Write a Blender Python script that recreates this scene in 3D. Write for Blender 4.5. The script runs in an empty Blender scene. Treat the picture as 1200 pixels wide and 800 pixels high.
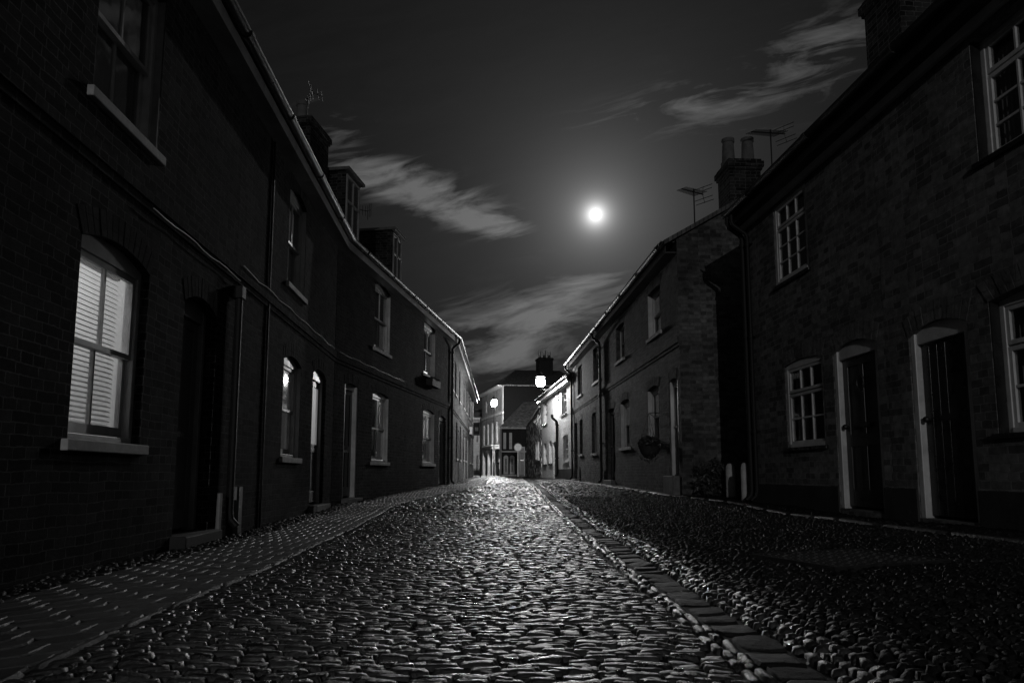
import bpy, math, random
import numpy as np
from mathutils import Matrix, Vector
random.seed(7); rng = np.random.default_rng(7)
C = bpy.context.scene.collection
sc = bpy.context.scene

# ------------------------------------------------------------------ camera numbers (used to survey the street from the photograph)
F = 800.0; PITCH = math.radians(6.5); CP, SP = math.cos(PITCH), math.sin(PITCH); EYE = 0.5
def ray(px, py):
    xc = (px-600)/F; zc = -(py-465)/F
    return Vector((xc, CP - zc*SP, SP + zc*CP))

# ------------------------------------------------------------------ materials
MATS = {}
def nt(name):
    m = bpy.data.materials.new(name); m.use_nodes = True
    t = m.node_tree; b = t.nodes['Principled BSDF']
    return m, t, b
def node(t, kind, **kw):
    n = t.nodes.new(kind)
    for k, v in kw.items():
        if k.startswith('i_'):
            n.inputs[k[2:].replace('_', ' ')].default_value = v
        else: setattr(n, k, v)
    return n
def mth(t, op, a, b=None, c=None, clamp=False):
    n = t.nodes.new('ShaderNodeMath'); n.operation = op; n.use_clamp = clamp
    for i, v in enumerate((a, b, c)):
        if v is None: continue
        if isinstance(v, (int, float)): n.inputs[i].default_value = v
        else: t.links.new(v, n.inputs[i])
    return n.outputs[0]
def ramp(t, fac, p0, p1, c0, c1):
    r = t.nodes.new('ShaderNodeValToRGB'); e = r.color_ramp.elements
    e[0].position, e[1].position = p0, p1
    e[0].color = (c0, c0, c0, 1); e[1].color = (c1, c1, c1, 1)
    t.links.new(fac, r.inputs[0]); return r.outputs[0]
def noise(t, scale, detail=4, vec=None, rough=.55, dist=0):
    n = t.nodes.new('ShaderNodeTexNoise'); n.inputs['Scale'].default_value = scale
    n.inputs['Detail'].default_value = detail; n.inputs['Roughness'].default_value = rough
    n.inputs['Distortion'].default_value = dist
    if vec is None:
        tc = t.nodes.new('ShaderNodeTexCoord'); vec = tc.outputs['Object']
    t.links.new(vec, n.inputs['Vector']); return n
def mixc(t, fac, a, b, blend='MIX'):
    m = t.nodes.new('ShaderNodeMix'); m.data_type = 'RGBA'; m.blend_type = blend
    for v, i in ((fac, 0), (a, 6), (b, 7)):
        if isinstance(v, (int, float)): m.inputs[i].default_value = v if i == 0 else (v, v, v, 1)
        else: t.links.new(v, m.inputs[i])
    return m.outputs[2]
def bump(t, b, h, strength, dist, prev=None):
    n = t.nodes.new('ShaderNodeBump'); n.inputs['Strength'].default_value = strength; n.inputs['Distance'].default_value = dist
    t.links.new(h, n.inputs['Height'])
    if prev is not None: t.links.new(prev, n.inputs['Normal'])
    if b is not None: t.links.new(n.outputs[0], b.inputs['Normal'])
    return n.outputs[0]
def plain(name, v, rough=.5, var=.25, sc_=6, bmp=.15, metallic=0, spec=.5, grime=0):
    m, t, b = nt(name); MATS[name] = m
    n = noise(t, sc_, 5)
    c = ramp(t, n.outputs[0], .3, .7, v*(1-var), v*(1+var))
    if grime:
        g = noise(t, 1.7, 6, rough=.7); c = mixc(t, ramp(t, g.outputs[0], .42, .62, 0, grime), c, v*.25)
    t.links.new(c, b.inputs['Base Color'])
    t.links.new(ramp(t, n.outputs[0], .2, .8, max(.03, rough-.12), min(1, rough+.12)), b.inputs['Roughness'])
    b.inputs['Metallic'].default_value = metallic; b.inputs['Specular IOR Level'].default_value = spec
    if bmp:
        n2 = noise(t, sc_*9, 4); bump(t, b, n2.outputs[0], bmp, .004)
    return m
def brick(name, lo, hi, mortar, bw=.225, rh=.075, rough=.8, spec=.35, bstr=.9, patch=.5, spots=0.0):
    m, t, b = nt(name); MATS[name] = m
    tc = t.nodes.new('ShaderNodeTexCoord')
    s = t.nodes.new('ShaderNodeSeparateXYZ'); t.links.new(tc.outputs['Object'], s.inputs[0])
    sn = t.nodes.new('ShaderNodeSeparateXYZ'); t.links.new(tc.outputs['Normal'], sn.inputs[0])
    isx = mth(t, 'GREATER_THAN', mth(t, 'ABSOLUTE', sn.outputs[0]), .6)
    mx = t.nodes.new('ShaderNodeMix'); t.links.new(isx, mx.inputs[0]); t.links.new(s.outputs[0], mx.inputs[2]); t.links.new(s.outputs[1], mx.inputs[3])
    # wobble so that the courses are hand laid
    wob = noise(t, 2.3, 3); wob2 = noise(t, 30, 3)
    wx = mth(t, 'MULTIPLY_ADD', mth(t, 'SUBTRACT', wob2.outputs[0], .5), .022, mx.outputs[0])
    wz = mth(t, 'ADD', s.outputs[2], mth(t, 'ADD', mth(t, 'MULTIPLY', mth(t, 'SUBTRACT', wob.outputs[0], .5), .05), mth(t, 'MULTIPLY', mth(t, 'SUBTRACT', wob2.outputs[0], .5), .016)))
    cb = t.nodes.new('ShaderNodeCombineXYZ'); t.links.new(wx, cb.inputs[0]); t.links.new(wz, cb.inputs[1])
    br = node(t, 'ShaderNodeTexBrick', offset=.5, squash=.55, squash_frequency=2, offset_frequency=2)
    t.links.new(cb.outputs[0], br.inputs['Vector'])
    br.inputs['Scale'].default_value = 1; br.inputs['Mortar Size'].default_value = .006
    br.inputs['Mortar Smooth'].default_value = .35; br.inputs['Brick Width'].default_value = bw; br.inputs['Row Height'].default_value = rh
    br.inputs['Bias'].default_value = -.1
    br.inputs['Color1'].default_value = (lo, lo, lo, 1); br.inputs['Color2'].default_value = (hi, hi, hi, 1)
    br.inputs['Mortar'].default_value = (mortar, mortar, mortar, 1)
    n1 = noise(t, .9, 5, rough=.65); n3 = noise(t, 14, 4)
    c = mixc(t, 1.0, br.outputs[0], ramp(t, n1.outputs[0], .35, .68, 1-patch, 1.15), 'MULTIPLY')
    c = mixc(t, 1.0, c, ramp(t, n3.outputs[0], .3, .75, .6, 1.25), 'MULTIPLY')
    t.links.new(c, b.inputs['Base Color'])
    b.inputs['Roughness'].default_value = rough; b.inputs['Specular IOR Level'].default_value = spec
    h = mth(t, 'ADD', mth(t, 'SUBTRACT', 1, br.outputs[1]), mth(t, 'MULTIPLY', noise(t, 55, 5, rough=.7).outputs[0], .7))
    lum = t.nodes.new('ShaderNodeRGBToBW'); t.links.new(br.outputs[0], lum.inputs[0])
    h = mth(t, 'ADD', h, mth(t, 'MULTIPLY', lum.outputs[0], 2.0))
    bump(t, b, h, bstr, .014)
    return m
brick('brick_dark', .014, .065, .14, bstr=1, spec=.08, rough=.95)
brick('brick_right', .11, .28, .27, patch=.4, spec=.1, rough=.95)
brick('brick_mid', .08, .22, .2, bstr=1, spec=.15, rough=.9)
brick('brick_white', .55, .66, .55, bstr=.8, patch=.15)
brick('brick_pale', .42, .55, .45, bstr=.5)
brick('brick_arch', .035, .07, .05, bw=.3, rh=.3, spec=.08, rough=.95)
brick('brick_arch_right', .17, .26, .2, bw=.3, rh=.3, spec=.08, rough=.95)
plain('white_paint', .6, .4, .1, 9, .12, grime=.35)
plain('grey_paint', .3, .4, .15, 9, .12, grime=.35)
plain('black_paint', .015, .3, .3, 9, .15)
plain('shade_black', .007, .9, .3, 9, .2, spec=.03)  # near-black base puts the shade of the end gable and chimney into colour
plain('timber_dark', .02, .9, .3, 9, .2, spec=.1)
plain('door_dark', .022, .35, .3, 9, .2)
plain('door_grey', .16, .4, .15, 9, .2)
plain('stone_white', .5, .75, .2, 14, .6, grime=.5)
plain('stone_grey', .16, .8, .3, 12, .8, grime=.5)
plain('render_dark', .035, .8, .4, 3, .8, grime=.5)
plain('render_white', .6, .8, .12, 3, .35, grime=.3)
plain('plaster_pale', .32, .8, .2, 4, .4, grime=.5)
plain('iron', .02, .42, .4, 20, .3, spec=.45)
plain('pipe_iron', .014, .6, .4, 20, .4, spec=.25)
plain('lead', .1, .45, .3, 8, .3)
plain('terracotta', .12, .8, .3, 8, .5)
plain('curtain', .4, .9, .1, 3, 0)
plain('interior', .25, .9, .1, 3, 0)
plain('interior_dark', .08, .9, .1, 3, 0)
plain('interior_pale', .7, .9, .05, 3, 0)
plain('leaf', .06, .45, .5, 20, 0)
plain('sign_pale', .75, .5, .15, 12, .05)
plain('cable', .35, .5, .1, 5, 0)
plain('steel', .45, .3, .15, 10, .05, metallic=.9)
plain('stud_steel', .04, .30, .3, 12, .1, spec=.9)
plain('basket', .03, .8, .3, 20, .5)
# glass: reflects the sky, lets the room through
def glass():
    m, t, b = nt('glass'); MATS['glass'] = m
    tr = node(t, 'ShaderNodeBsdfTransparent'); tr.inputs[0].default_value = (.8, .8, .8, 1)
    gl = node(t, 'ShaderNodeBsdfGlossy'); gl.inputs['Roughness'].default_value = .04; gl.inputs[0].default_value = (.9, .9, .9, 1)
    n = noise(t, 2.5, 2); bn = bump(t, None, n.outputs[0], .15, .02); t.links.new(bn, gl.inputs['Normal'])
    lw = node(t, 'ShaderNodeLayerWeight'); lw.inputs[0].default_value = .5
    fk = mth(t, 'MULTIPLY_ADD', mth(t, 'POWER', lw.outputs['Facing'], 4.0), .9, .05)
    mx = node(t, 'ShaderNodeMixShader'); t.links.new(fk, mx.inputs[0]); t.links.new(tr.outputs[0], mx.inputs[1]); t.links.new(gl.outputs[0], mx.inputs[2])
    t.links.new(mx.outputs[0], t.nodes['Material Output'].inputs[0])
glass()
def translucent(name, v, k=.5):
    m, t, b = nt(name); MATS[name] = m
    d = node(t, 'ShaderNodeBsdfDiffuse'); tl = node(t, 'ShaderNodeBsdfTranslucent')
    d.inputs[0].default_value = (v, v, v, 1); tl.inputs[0].default_value = (v, v, v, 1)
    mx = node(t, 'ShaderNodeMixShader'); mx.inputs[0].default_value = k
    t.links.new(d.outputs[0], mx.inputs[1]); t.links.new(tl.outputs[0], mx.inputs[2]); t.links.new(mx.outputs[0], t.nodes['Material Output'].inputs[0])
translucent('blind', .8, .45); translucent('blind_dense', .55, .3)
def emit(name, v):
    m, t, b = nt(name); MATS[name] = m
    b.inputs['Emission Color'].default_value = (1, 1, 1, 1); b.inputs['Emission Strength'].default_value = v
emit('lit_glass', .22); emit('lit_glass_dim', .12)
# stones
def cobble(name, lo, hi, r0, r1, spec=.5, bs=.7, fine=70):
    m, t, b = nt(name); MATS[name] = m
    at = node(t, 'ShaderNodeAttribute', attribute_name='tone')
    n = noise(t, 22, 6, rough=.65); n2 = noise(t, 1.1, 5, rough=.6)
    c = ramp(t, at.outputs['Fac'], 0, 1, lo, hi)
    c = mixc(t, 1, c, ramp(t, n.outputs[0], .3, .75, .55, 1.35), 'MULTIPLY')
    c = mixc(t, 1, c, ramp(t, n2.outputs[0], .35, .7, .6, 1.2), 'MULTIPLY')
    t.links.new(c, b.inputs['Base Color'])
    rr = mth(t, 'ADD', mth(t, 'MULTIPLY', n.outputs[0], .5), mth(t, 'MULTIPLY', at.outputs['Fac'], .25))
    rr = mth(t, 'ADD', rr, mth(t, 'MULTIPLY', n2.outputs[0], .3))
    rg = ramp(t, rr, .3, .75, r0, r1); t.links.new(rg, b.inputs['Roughness'])
    b.inputs['Specular IOR Level'].default_value = spec
    n3 = noise(t, fine, 6, rough=.7); n4 = noise(t, 16, 4)
    h = mth(t, 'ADD', n3.outputs[0], mth(t, 'MULTIPLY', n4.outputs[0], 1.5))
    bump(t, b, h, bs, .006)
cobble('cobble', .010, .035, .21, .48, .65, .9)
cobble('pebble', .006, .02, .36, .7, .17, 1.0)
cobble('flagstone', .015, .05, .45, .75, .3, .9)
cobble('channel', .010, .035, .55, .85, .2, 1.0, 45)
cobble('flagstone_pale', .10, .18, .35, .6, .5, .6)
cobble('paver', .03, .055, .45, .7, .4, .5)
plain('joint_dirt', .012, .85, .5, 12, 1.0, spec=.2)
plain('joint_pale', .3, .5, .3, 25, .4)
plain('tarmac', .05, .55, .4, 8, 1.0)
# tiles: rows across the slope
def tiles(name, lo, hi, rough=.7):
    m, t, b = nt(name); MATS[name] = m
    tc = t.nodes.new('ShaderNodeTexCoord')
    mp = t.nodes.new('ShaderNodeMapping'); t.links.new(tc.outputs['Object'], mp.inputs[0])
    br = node(t, 'ShaderNodeTexBrick', offset=.5); t.links.new(mp.outputs[0], br.inputs['Vector'])
    br.inputs['Scale'].default_value = 1; br.inputs['Brick Width'].default_value = .17; br.inputs['Row Height'].default_value = .09; br.inputs['Mortar Size'].default_value = .008
    br.inputs['Color1'].default_value = (lo,)*3+(1,); br.inputs['Color2'].default_value = (hi,)*3+(1,); br.inputs['Mortar'].default_value = (lo*.3,)*3+(1,)
    n = noise(t, 5, 5); c = mixc(t, 1, br.outputs[0], ramp(t, n.outputs[0], .3, .7, .6, 1.3), 'MULTIPLY')
    t.links.new(c, b.inputs['Base Color']); b.inputs['Roughness'].default_value = rough
    bump(t, b, mth(t, 'SUBTRACT', 1, br.outputs[1]), .8, .02)
tiles('tiles', .06, .15); tiles('tiles_pale', .25, .5)
def flint():
    m, t, b = nt('flint'); MATS['flint'] = m
    tc = t.nodes.new('ShaderNodeTexCoord')
    v = node(t, 'ShaderNodeTexVoronoi', feature='F1'); v.inputs['Scale'].default_value = 4.5; t.links.new(tc.outputs['Object'], v.inputs['Vector'])
    r = ramp(t, v.outputs['Distance'], .42, .6, 0, 1)
    bw = t.nodes.new('ShaderNodeRGBToBW'); t.links.new(v.outputs['Color'], bw.inputs[0])
    c = mixc(t, r, ramp(t, bw.outputs[0], .35, .7, .02, .9), .12); t.links.new(c, b.inputs['Base Color'])
    b.inputs['Roughness'].default_value = .6
    bump(t, b, mth(t, 'SUBTRACT', 1, v.outputs['Distance']), 1, .12)
flint()

# ------------------------------------------------------------------ mesh helpers
class MB:
    def __init__(s): s.v = []; s.f = []
    def box(s, x0, x1, y0, y1, z0, z1):
        n = len(s.v)
        s.v += [(x0,y0,z0),(x1,y0,z0),(x1,y1,z0),(x0,y1,z0),(x0,y0,z1),(x1,y0,z1),(x1,y1,z1),(x0,y1,z1)]
        s.f += [tuple(n+i for i in q) for q in ((0,3,2,1),(4,5,6,7),(0,1,5,4),(1,2,6,5),(2,3,7,6),(3,0,4,7))]
        return s
    def poly(s, pts):
        n = len(s.v); s.v += [tuple(p) for p in pts]; s.f.append(tuple(range(n, n+len(pts)))); return s
    def prism(s, pts, a, b, axis):
        # pts: 2D section, extruded from a to b on the axis
        def P(p, c):
            return {'x': (c, p[0], p[1]), 'y': (p[0], c, p[1]), 'z': (p[0], p[1], c)}[axis]
        n = len(s.v); k = len(pts)
        s.v += [P(p, a) for p in pts] + [P(p, b) for p in pts]
        s.f.append(tuple(range(n, n+k))); s.f.append(tuple(reversed(range(n+k, n+2*k))))
        for i in range(k):
            j = (i+1) % k; s.f.append((n+i, n+k+i, n+k+j, n+j))
        return s
    def tube(s, pts, r, seg=8, cap=True):
        pts = [Vector(p) for p in pts]; rs = r if isinstance(r, (list, tuple)) else [r]*len(pts)
        n = len(s.v); up0 = None
        for i, p in enumerate(pts):
            d = (pts[min(i+1, len(pts)-1)] - pts[max(i-1, 0)])
            if d.length < 1e-9: d = Vector((0, 0, 1))
            d.normalize()
            a = Vector((0, 0, 1)) if abs(d.z) < .9 else Vector((1, 0, 0))
            if up0 is not None: a = up0
            u = (a - d*a.dot(d)).normalized(); w = d.cross(u); up0 = u
            for k in range(seg):
                th = 2*math.pi*k/seg; q = p + (u*math.cos(th)+w*math.sin(th))*rs[i]; s.v.append(tuple(q))
        for i in range(len(pts)-1):
            for k in range(seg):
                a = n+i*seg+k; b = n+i*seg+(k+1) % seg
                s.f.append((a, b, b+seg, a+seg))
        if cap:
            s.f.append(tuple(n+k for k in reversed(range(seg)))); m = n+(len(pts)-1)*seg
            s.f.append(tuple(m+k for k in range(seg)))
        return s
    def lathe(s, prof, cx=0, cy=0, seg=16):
        n = len(s.v)
        for r, z in prof:
            for k in range(seg):
                th = 2*math.pi*k/seg; s.v.append((cx+r*math.cos(th), cy+r*math.sin(th), z))
        for i in range(len(prof)-1):
            for k in range(seg):
                a = n+i*seg+k; b = n+i*seg+(k+1) % seg; s.f.append((a, b, b+seg, a+seg))
        s.f.append(tuple(n+k for k in reversed(range(seg)))); m = n+(len(prof)-1)*seg; s.f.append(tuple(m+k for k in range(seg)))
        return s
    def build(s, name, mat, parent=None, loc=(0,0,0), smooth=False, bevel=0, rotz=0):
        me = bpy.data.meshes.new(name); me.from_pydata(s.v, [], s.f); me.update()
        if smooth:
            me.polygons.foreach_set('use_smooth', [True]*len(me.polygons))
            try: me.set_sharp_from_angle(angle=math.radians(40))
            except Exception: pass
        o = bpy.data.objects.new(name, me); C.objects.link(o)
        me.materials.append(MATS[mat]); o.location = loc; o.rotation_euler.z = rotz
        if parent: o.parent = parent
        if bevel:
            b = o.modifiers.new('bevel', 'BEVEL'); b.width = bevel; b.segments = 2; b.limit_method = 'ANGLE'
        return o
def empty(name, loc=(0,0,0), rz=0):
    o = bpy.data.objects.new(name, None); C.objects.link(o); o.location = loc; o.rotation_euler = (0, 0, rz); o.empty_display_size = .3; return o
def tag(o, label, cat, group=None):
    o['label'] = label; o['category'] = cat
    if group: o['group'] = group
    return o

# ------------------------------------------------------------------ lie of the land
def base_np(y): return np.interp(y, [-30, 8, 14, 20, 30, 44, 60, 90, 400], [0, 0, .10, .20, .29, .40, .43, .47, .5])
def ground_np(x, y):
    z = base_np(y)
    z = z - .085*np.clip(-x-1.0, 0, 3.0)*np.interp(y, [0, 15, 30, 50], [1.15, .9, .5, 0]) + .012*np.clip(x-.8, 0, 4)
    z = z - .02*np.exp(-((x-.74)/.2)**2)
    z = z + .012*np.sin(x*1.7+y*.6)*np.sin(y*.9+1) + .006*np.sin(y*2.3+x*3)
    return z
def gz(x, y): return float(ground_np(np.array([float(x)]), np.array([float(y)]))[0])
def XA(y): return -2.85-.055*y
def XB(y): return -3.6+.14*(y-13.7)
def wall_left(y):
    return np.where(y < 13.7, -2.85-.055*y, np.where(y < 24, -3.6+.14*(y-13.7), -2.16-.016*(y-24)))
def edge_left(y): return np.interp(y, [-6, 2, 4, 7, 11, 13, 15, 17.5, 20, 26, 60], [-1.2, -1.3, -1.42, -1.62, -1.95, -1.95, -1.75, -1.3, -.8, -1.0, -1.2])
def edge_right(y): return np.interp(y, [-6, 4.7, 6.8, 11.5, 13, 19.4, 28, 37, 44], [3.6, 3.5, 3.32, 3.2, 2.85, 2.5, 2.05, 1.2, .6])
def wall_right(y):
    return np.where(y < 10.9, 4.6-.071*y, np.where(y < 13.05, 6.5, np.where(y < 27.9, 3.9-.05*y, 5.29-.1*y)))

def grid_mesh(name, xs, ys, dz, mat, kind='structure'):
    X, Y = np.meshgrid(xs, ys); Z = ground_np(X, Y)+dz
    v = np.stack([X.ravel(), Y.ravel(), Z.ravel()], 1); nx, ny = len(xs), len(ys)
    i = np.arange(ny-1)[:, None]*nx+np.arange(nx-1)[None]; f = np.stack([i, i+1, i+nx+1, i+nx], -1).reshape(-1, 4)
    me = bpy.data.meshes.new(name); me.from_pydata(v.tolist(), [], f.tolist()); me.update()
    me.polygons.foreach_set('use_smooth', [True]*len(me.polygons)); me.materials.append(MATS[mat])
    o = bpy.data.objects.new(name, me); C.objects.link(o); o['kind'] = kind; return o
xs = np.unique(np.concatenate([np.linspace(-400, -8, 12), np.linspace(-8, 8, 81), np.linspace(8, 400, 12)]))
ys = np.unique(np.concatenate([np.linspace(-60, -6, 8), np.linspace(-6, 60, 265), np.linspace(60, 500, 14)]))
grid_mesh('ground', xs, ys, -.006, 'joint_dirt')

def stones(name, cx, cy, w, d, rot, h, mat, nx=6, ny=5, px=4, py=3, jag=.06, tilt=.05, lift=0, kind='structure', flat=False):
    """one paved surface: a domed, irregular stone at every (cx,cy)"""
    n = len(cx)
    a = np.linspace(-1, 1, nx); b = np.linspace(-1, 1, ny)
    # squash samples toward the rim
    e_ = .12 if px >= 10 else (.3 if flat else .5)
    a = np.sign(a)*np.abs(a)**e_; b = np.sign(b)*np.abs(b)**e_
    A, B = np.meshgrid(a, b); A = A.ravel(); B = B.ravel(); k = len(A)
    prof = (1-np.abs(A)**px)*(1-np.abs(B)**py)
    rim = (np.abs(A) > .999) | (np.abs(B) > .999)
    rx = A*np.sqrt(1-.28*B**2); ry = B*np.sqrt(1-.22*A**2)
    Wj = 1+rng.normal(0, jag, (n, k)); Dj = 1+rng.normal(0, jag, (n, k))
    lx = rx[None]*w[:, None]*.5*Wj; ly = ry[None]*d[:, None]*.5*Dj
    ph = rng.uniform(0, 6.28, (n, 1))
    lx = lx + .0; c, s_ = np.cos(rot)[:, None], np.sin(rot)[:, None]
    X = cx[:, None]+lx*c-ly*s_; Y = cy[:, None]+lx*s_+ly*c
    tx = rng.normal(0, tilt, (n, 1)); ty = rng.normal(0, tilt, (n, 1))
    Z = ground_np(cx[:, None]+0*X, cy[:, None]+0*X) + (ground_np(X, Y)-ground_np(cx[:, None]+0*X, cy[:, None]+0*X))
    Z = Z + h[:, None]*prof[None]**(.6 if flat else .8) + (lx*tx+ly*ty)*(~rim)[None] + rng.normal(0, .0012, (n, k))*(~rim)[None] + lift
    Z = np.where(rim[None], Z-.012-lift, Z)
    V = np.stack([X, Y, Z], -1).reshape(-1, 3)
    i = (np.arange(ny-1)[:, None]*nx+np.arange(nx-1)[None]); q = np.stack([i, i+1, i+nx+1, i+nx], -1).reshape(-1, 4)
    Fc = (q[None]+(np.arange(n)*k)[:, None, None]).reshape(-1, 4)
    me = bpy.data.meshes.new(name)
    me.vertices.add(len(V)); me.vertices.foreach_set('co', V.ravel().astype(np.float32))
    me.loops.add(Fc.size); me.loops.foreach_set('vertex_index', Fc.ravel().astype(np.int32))
    me.polygons.add(len(Fc)); me.polygons.foreach_set('loop_start', (np.arange(len(Fc))*4).astype(np.int32))
    me.polygons.foreach_set('loop_total', np.full(len(Fc), 4, np.int32)); me.update(calc_edges=True); me.validate()
    me.polygons.foreach_set('use_smooth', np.full(len(me.polygons), px < 10))
    at = me.attributes.new('tone', 'FLOAT', 'POINT'); at.data.foreach_set('value', np.repeat(rng.uniform(0, 1, n), k).astype(np.float32))
    me.materials.append(MATS[mat]); o = bpy.data.objects.new(name, me); C.objects.link(o)
    if kind: o['kind'] = kind
    return o

# carriageway: setts laid in rows across the street, left edge following the pavement
def lay_rows(y0, y1, dep, wlo, whi, left, right, wig=.012):
    out = []; y = y0; r = 0
    while y < y1:
        dd = dep*random.uniform(.82, 1.2); xl = float(left(y)); xr = float(right(y)); x = xl+random.uniform(-.01, .03)
        while x < xr-.04:
            w = random.uniform(wlo, whi)
            if x+w > xr+.02: w = max(.03, xr-x)
            arc = .05*math.sin(y*1.3+x*1.1)
            out.append((x+w/2, y+random.gauss(0, wig*.45)+arc, w*.96, dd*random.uniform(.86, 1.02), random.gauss(0, .06), random.uniform(.004, .012)))
            x += w
        y += dd; r += 1
    return np.array(out).T
RX = .575
c = lay_rows(.6, 9, .034, .05, .125, edge_left, lambda y: RX+.012*math.sin(y)); stones('road', *c, 'cobble', 7, 6, px=6, py=4, jag=.06, tilt=.06)
c = lay_rows(9, 24, .05, .07, .16, edge_left, lambda y: RX); stones('road', *c, 'cobble', 5, 4, jag=.05, tilt=.11)
c = lay_rows(24, 46, .11, .12, .25, lambda y: float(edge_left(y)), lambda y: RX); stones('road', *c, 'cobble', 5, 4, tilt=.1)
# gutter channel: two lines of long setts, flat channel stones, a triple line of small cubes
o_ = []
for X in (.602, .643):
    y = .3
    while y < 22:
        L = random.uniform(.08, .17); o_.append((X+random.gauss(0, .005), y+L/2, .038, L*.96, random.gauss(0, .04), random.uniform(.010, .018))); y += L
c = np.array(o_).T; stones('road', *c, 'cobble', 5, 7, px=3, py=4, tilt=.1)
o_ = []; y = .3
while y < 34:
    L = random.uniform(.11, .2); o_.append((.735+random.gauss(0, .006), y+L/2, random.uniform(.13, .15), L*.95, random.gauss(0, .04), .007)); y += L
c = np.array(o_).T; stones('gutter_channel', *c, 'channel', 7, 7, px=5, py=5, jag=.06, tilt=.05, flat=True)
o_ = []
for X in (.835, .885, .935):
    y = .3+random.random()*.05
    while y < 22:
        L = random.uniform(.038, .07); o_.append((X+random.gauss(0, .007), y+L/2, random.uniform(.038, .05), L*.92, random.gauss(0, .14), random.uniform(.008, .02))); y += L
c = np.array(o_).T; stones('road', *c, 'cobble', 5, 5, px=4, py=4, tilt=.2)
# right hand apron of small pebbles, rough and uneven
def scatter(y0, y1, stp, left, right, wlo, whi, hole=None):
    o_ = []; y = y0
    while y < y1:
        xl, xr = float(left(y)), float(right(y)); x = xl+random.random()*stp
        while x < xr:
            px_, py_ = x+random.gauss(0, stp*.16), y+random.gauss(0, stp*.16)
            ca, sa = (math.cos(hole[2]), math.sin(hole[2])) if hole else (1, 0)
            hx, hy = ((px_-hole[0])*ca+(py_-hole[1])*sa, -(px_-hole[0])*sa+(py_-hole[1])*ca) if hole else (9, 9)
            if not (hole and abs(hx) < hole[3]+.04 and abs(hy) < hole[4]+.04):
                o_.append((px_, py_, random.uniform(wlo, whi), random.uniform(wlo, whi)*.8, random.uniform(-1.5, 1.5), random.uniform(.005, .016)))
            x += stp*random.uniform(.85, 1.15)
        y += stp*.85
    return np.array(o_).T
COV = (1.88, 3.91, math.radians(21), .38, .28)
c = scatter(.7, 13, .043, lambda y: .965, edge_right, .032, .056, COV); stones('cobble_apron', *c, 'pebble', 5, 5, px=2.6, py=2.6, tilt=.2, jag=.08)
c = scatter(13, 36, .10, lambda y: .965, edge_right, .08, .12); stones('cobble_apron', *c, 'pebble', 4, 4, px=2.4, py=2.4, tilt=.22)
c = scatter(2, 13.4, .075, lambda y: XA(y)+.03, lambda y: XA(y)+.50, .06, .09); stones('cobble_apron', *c, 'pebble', 5, 5, px=2.5, py=2.5, tilt=.2)
c = scatter(13.7, 30, .1, lambda y: wall_left(y)+.03, lambda y: wall_left(y)+.42, .08, .12); stones('cobble_apron', *c, 'pebble', 4, 4, px=2.5, py=2.5, tilt=.2)
c = scatter(4, 12.9, .075, lambda y: edge_right(y)+.1, lambda y: min(float(wall_right(y)), 5.6)-.02, .06, .09); stones('cobble_apron', *c, 'pebble', 4, 4, px=2.5, py=2.5, tilt=.2)
# kerb lines
o_ = []; y = 3.
while y < 36:
    L = random.uniform(.5, .9); xx = float(edge_right(y+L/2)); sl = float(edge_right(y+L)-edge_right(y))/L
    o_.append((xx+.04, y+L/2, .09, L*.985, -math.atan(sl), .03)); y += L
c = np.array(o_).T; stones('kerb', *c, 'flagstone', 5, 9, px=8, py=16, jag=.02, tilt=.01, flat=True)
o_ = []; y = .5
while y < 30:
    L = random.uniform(.35, .6); sl = float(edge_left(y+L)-edge_left(y))/L
    o_.append((float(edge_left(y+L/2))-.02, y+L/2, .022, L*.985, -math.atan(sl), .008)); y += L
c = np.array(o_).T; stones('kerb', *c, 'flagstone', 5, 8, px=8, py=16, jag=.02, tilt=.01, flat=True)
# left pavement: clay pavers in courses, pale mortar in the cross joints
pv = []; J = MB(); y = .6; r = 0; ph = 0
while y < 29:
    dd = .14; xe = float(edge_left(y+.1))-.045; sl = float(edge_left(y+dd)-edge_left(y))/dd; xl = float(wall_left(y+.1))+.48
    x = xe-(.12 if r % 2 else .24)
    first = True; xr = xe
    while xr > xl:
        xlft = max(x, xl-.05); wq = xr-xlft
        if wq > .04: pv.append(((xr+xlft)/2, y+dd/2, wq*.985, dd*.97, -math.atan(sl), .002))
        if random.random() < (.9 if y > 4 else .6) and xr < xe-.01:
            m_ = .012+random.random()*.012; j0, j1 = y+m_, y+dd-m_; wj = .0014 if y < 6 else .0026
            a0 = (xr+sl*(j0-y-.1)); a1 = (xr+sl*(j1-y-.1)); zz = lambda X, Y: gz(X, Y)+.0075
            J.poly([(a0-wj, j0, zz(a0, j0)-.004), (a0, j0, zz(a0, j0)), (a1, j1, zz(a1, j1)), (a1-wj, j1, zz(a1, j1)-.004)])
            J.poly([(a0, j0, zz(a0, j0)), (a0+wj, j0, zz(a0, j0)-.004), (a1+wj, j1, zz(a1, j1)-.004), (a1, j1, zz(a1, j1))])
        xr = xlft; x = xr-.24
        if xlft <= xl: break
    y += dd; r += 1
c = np.array(pv).T; stones('pavement', *c, 'paver', 5, 5, px=14, py=14, jag=.001, tilt=.008, flat=True)
jo = J.build('pavement_joints', 'joint_pale'); jo['kind'] = 'structure'
# worn flagged forecourt at the far end of the street
c = lay_rows(30, 74, .55, .5, .9, lambda y: -6 if y > 46 else float(edge_left(y))-1.1, lambda y: (float(edge_left(y)) if y < 46 else 1.2)-.02)
stones('forecourt', *c, 'flagstone_pale', 4, 4, px=12, py=12, jag=.01, tilt=.01, flat=True)

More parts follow.
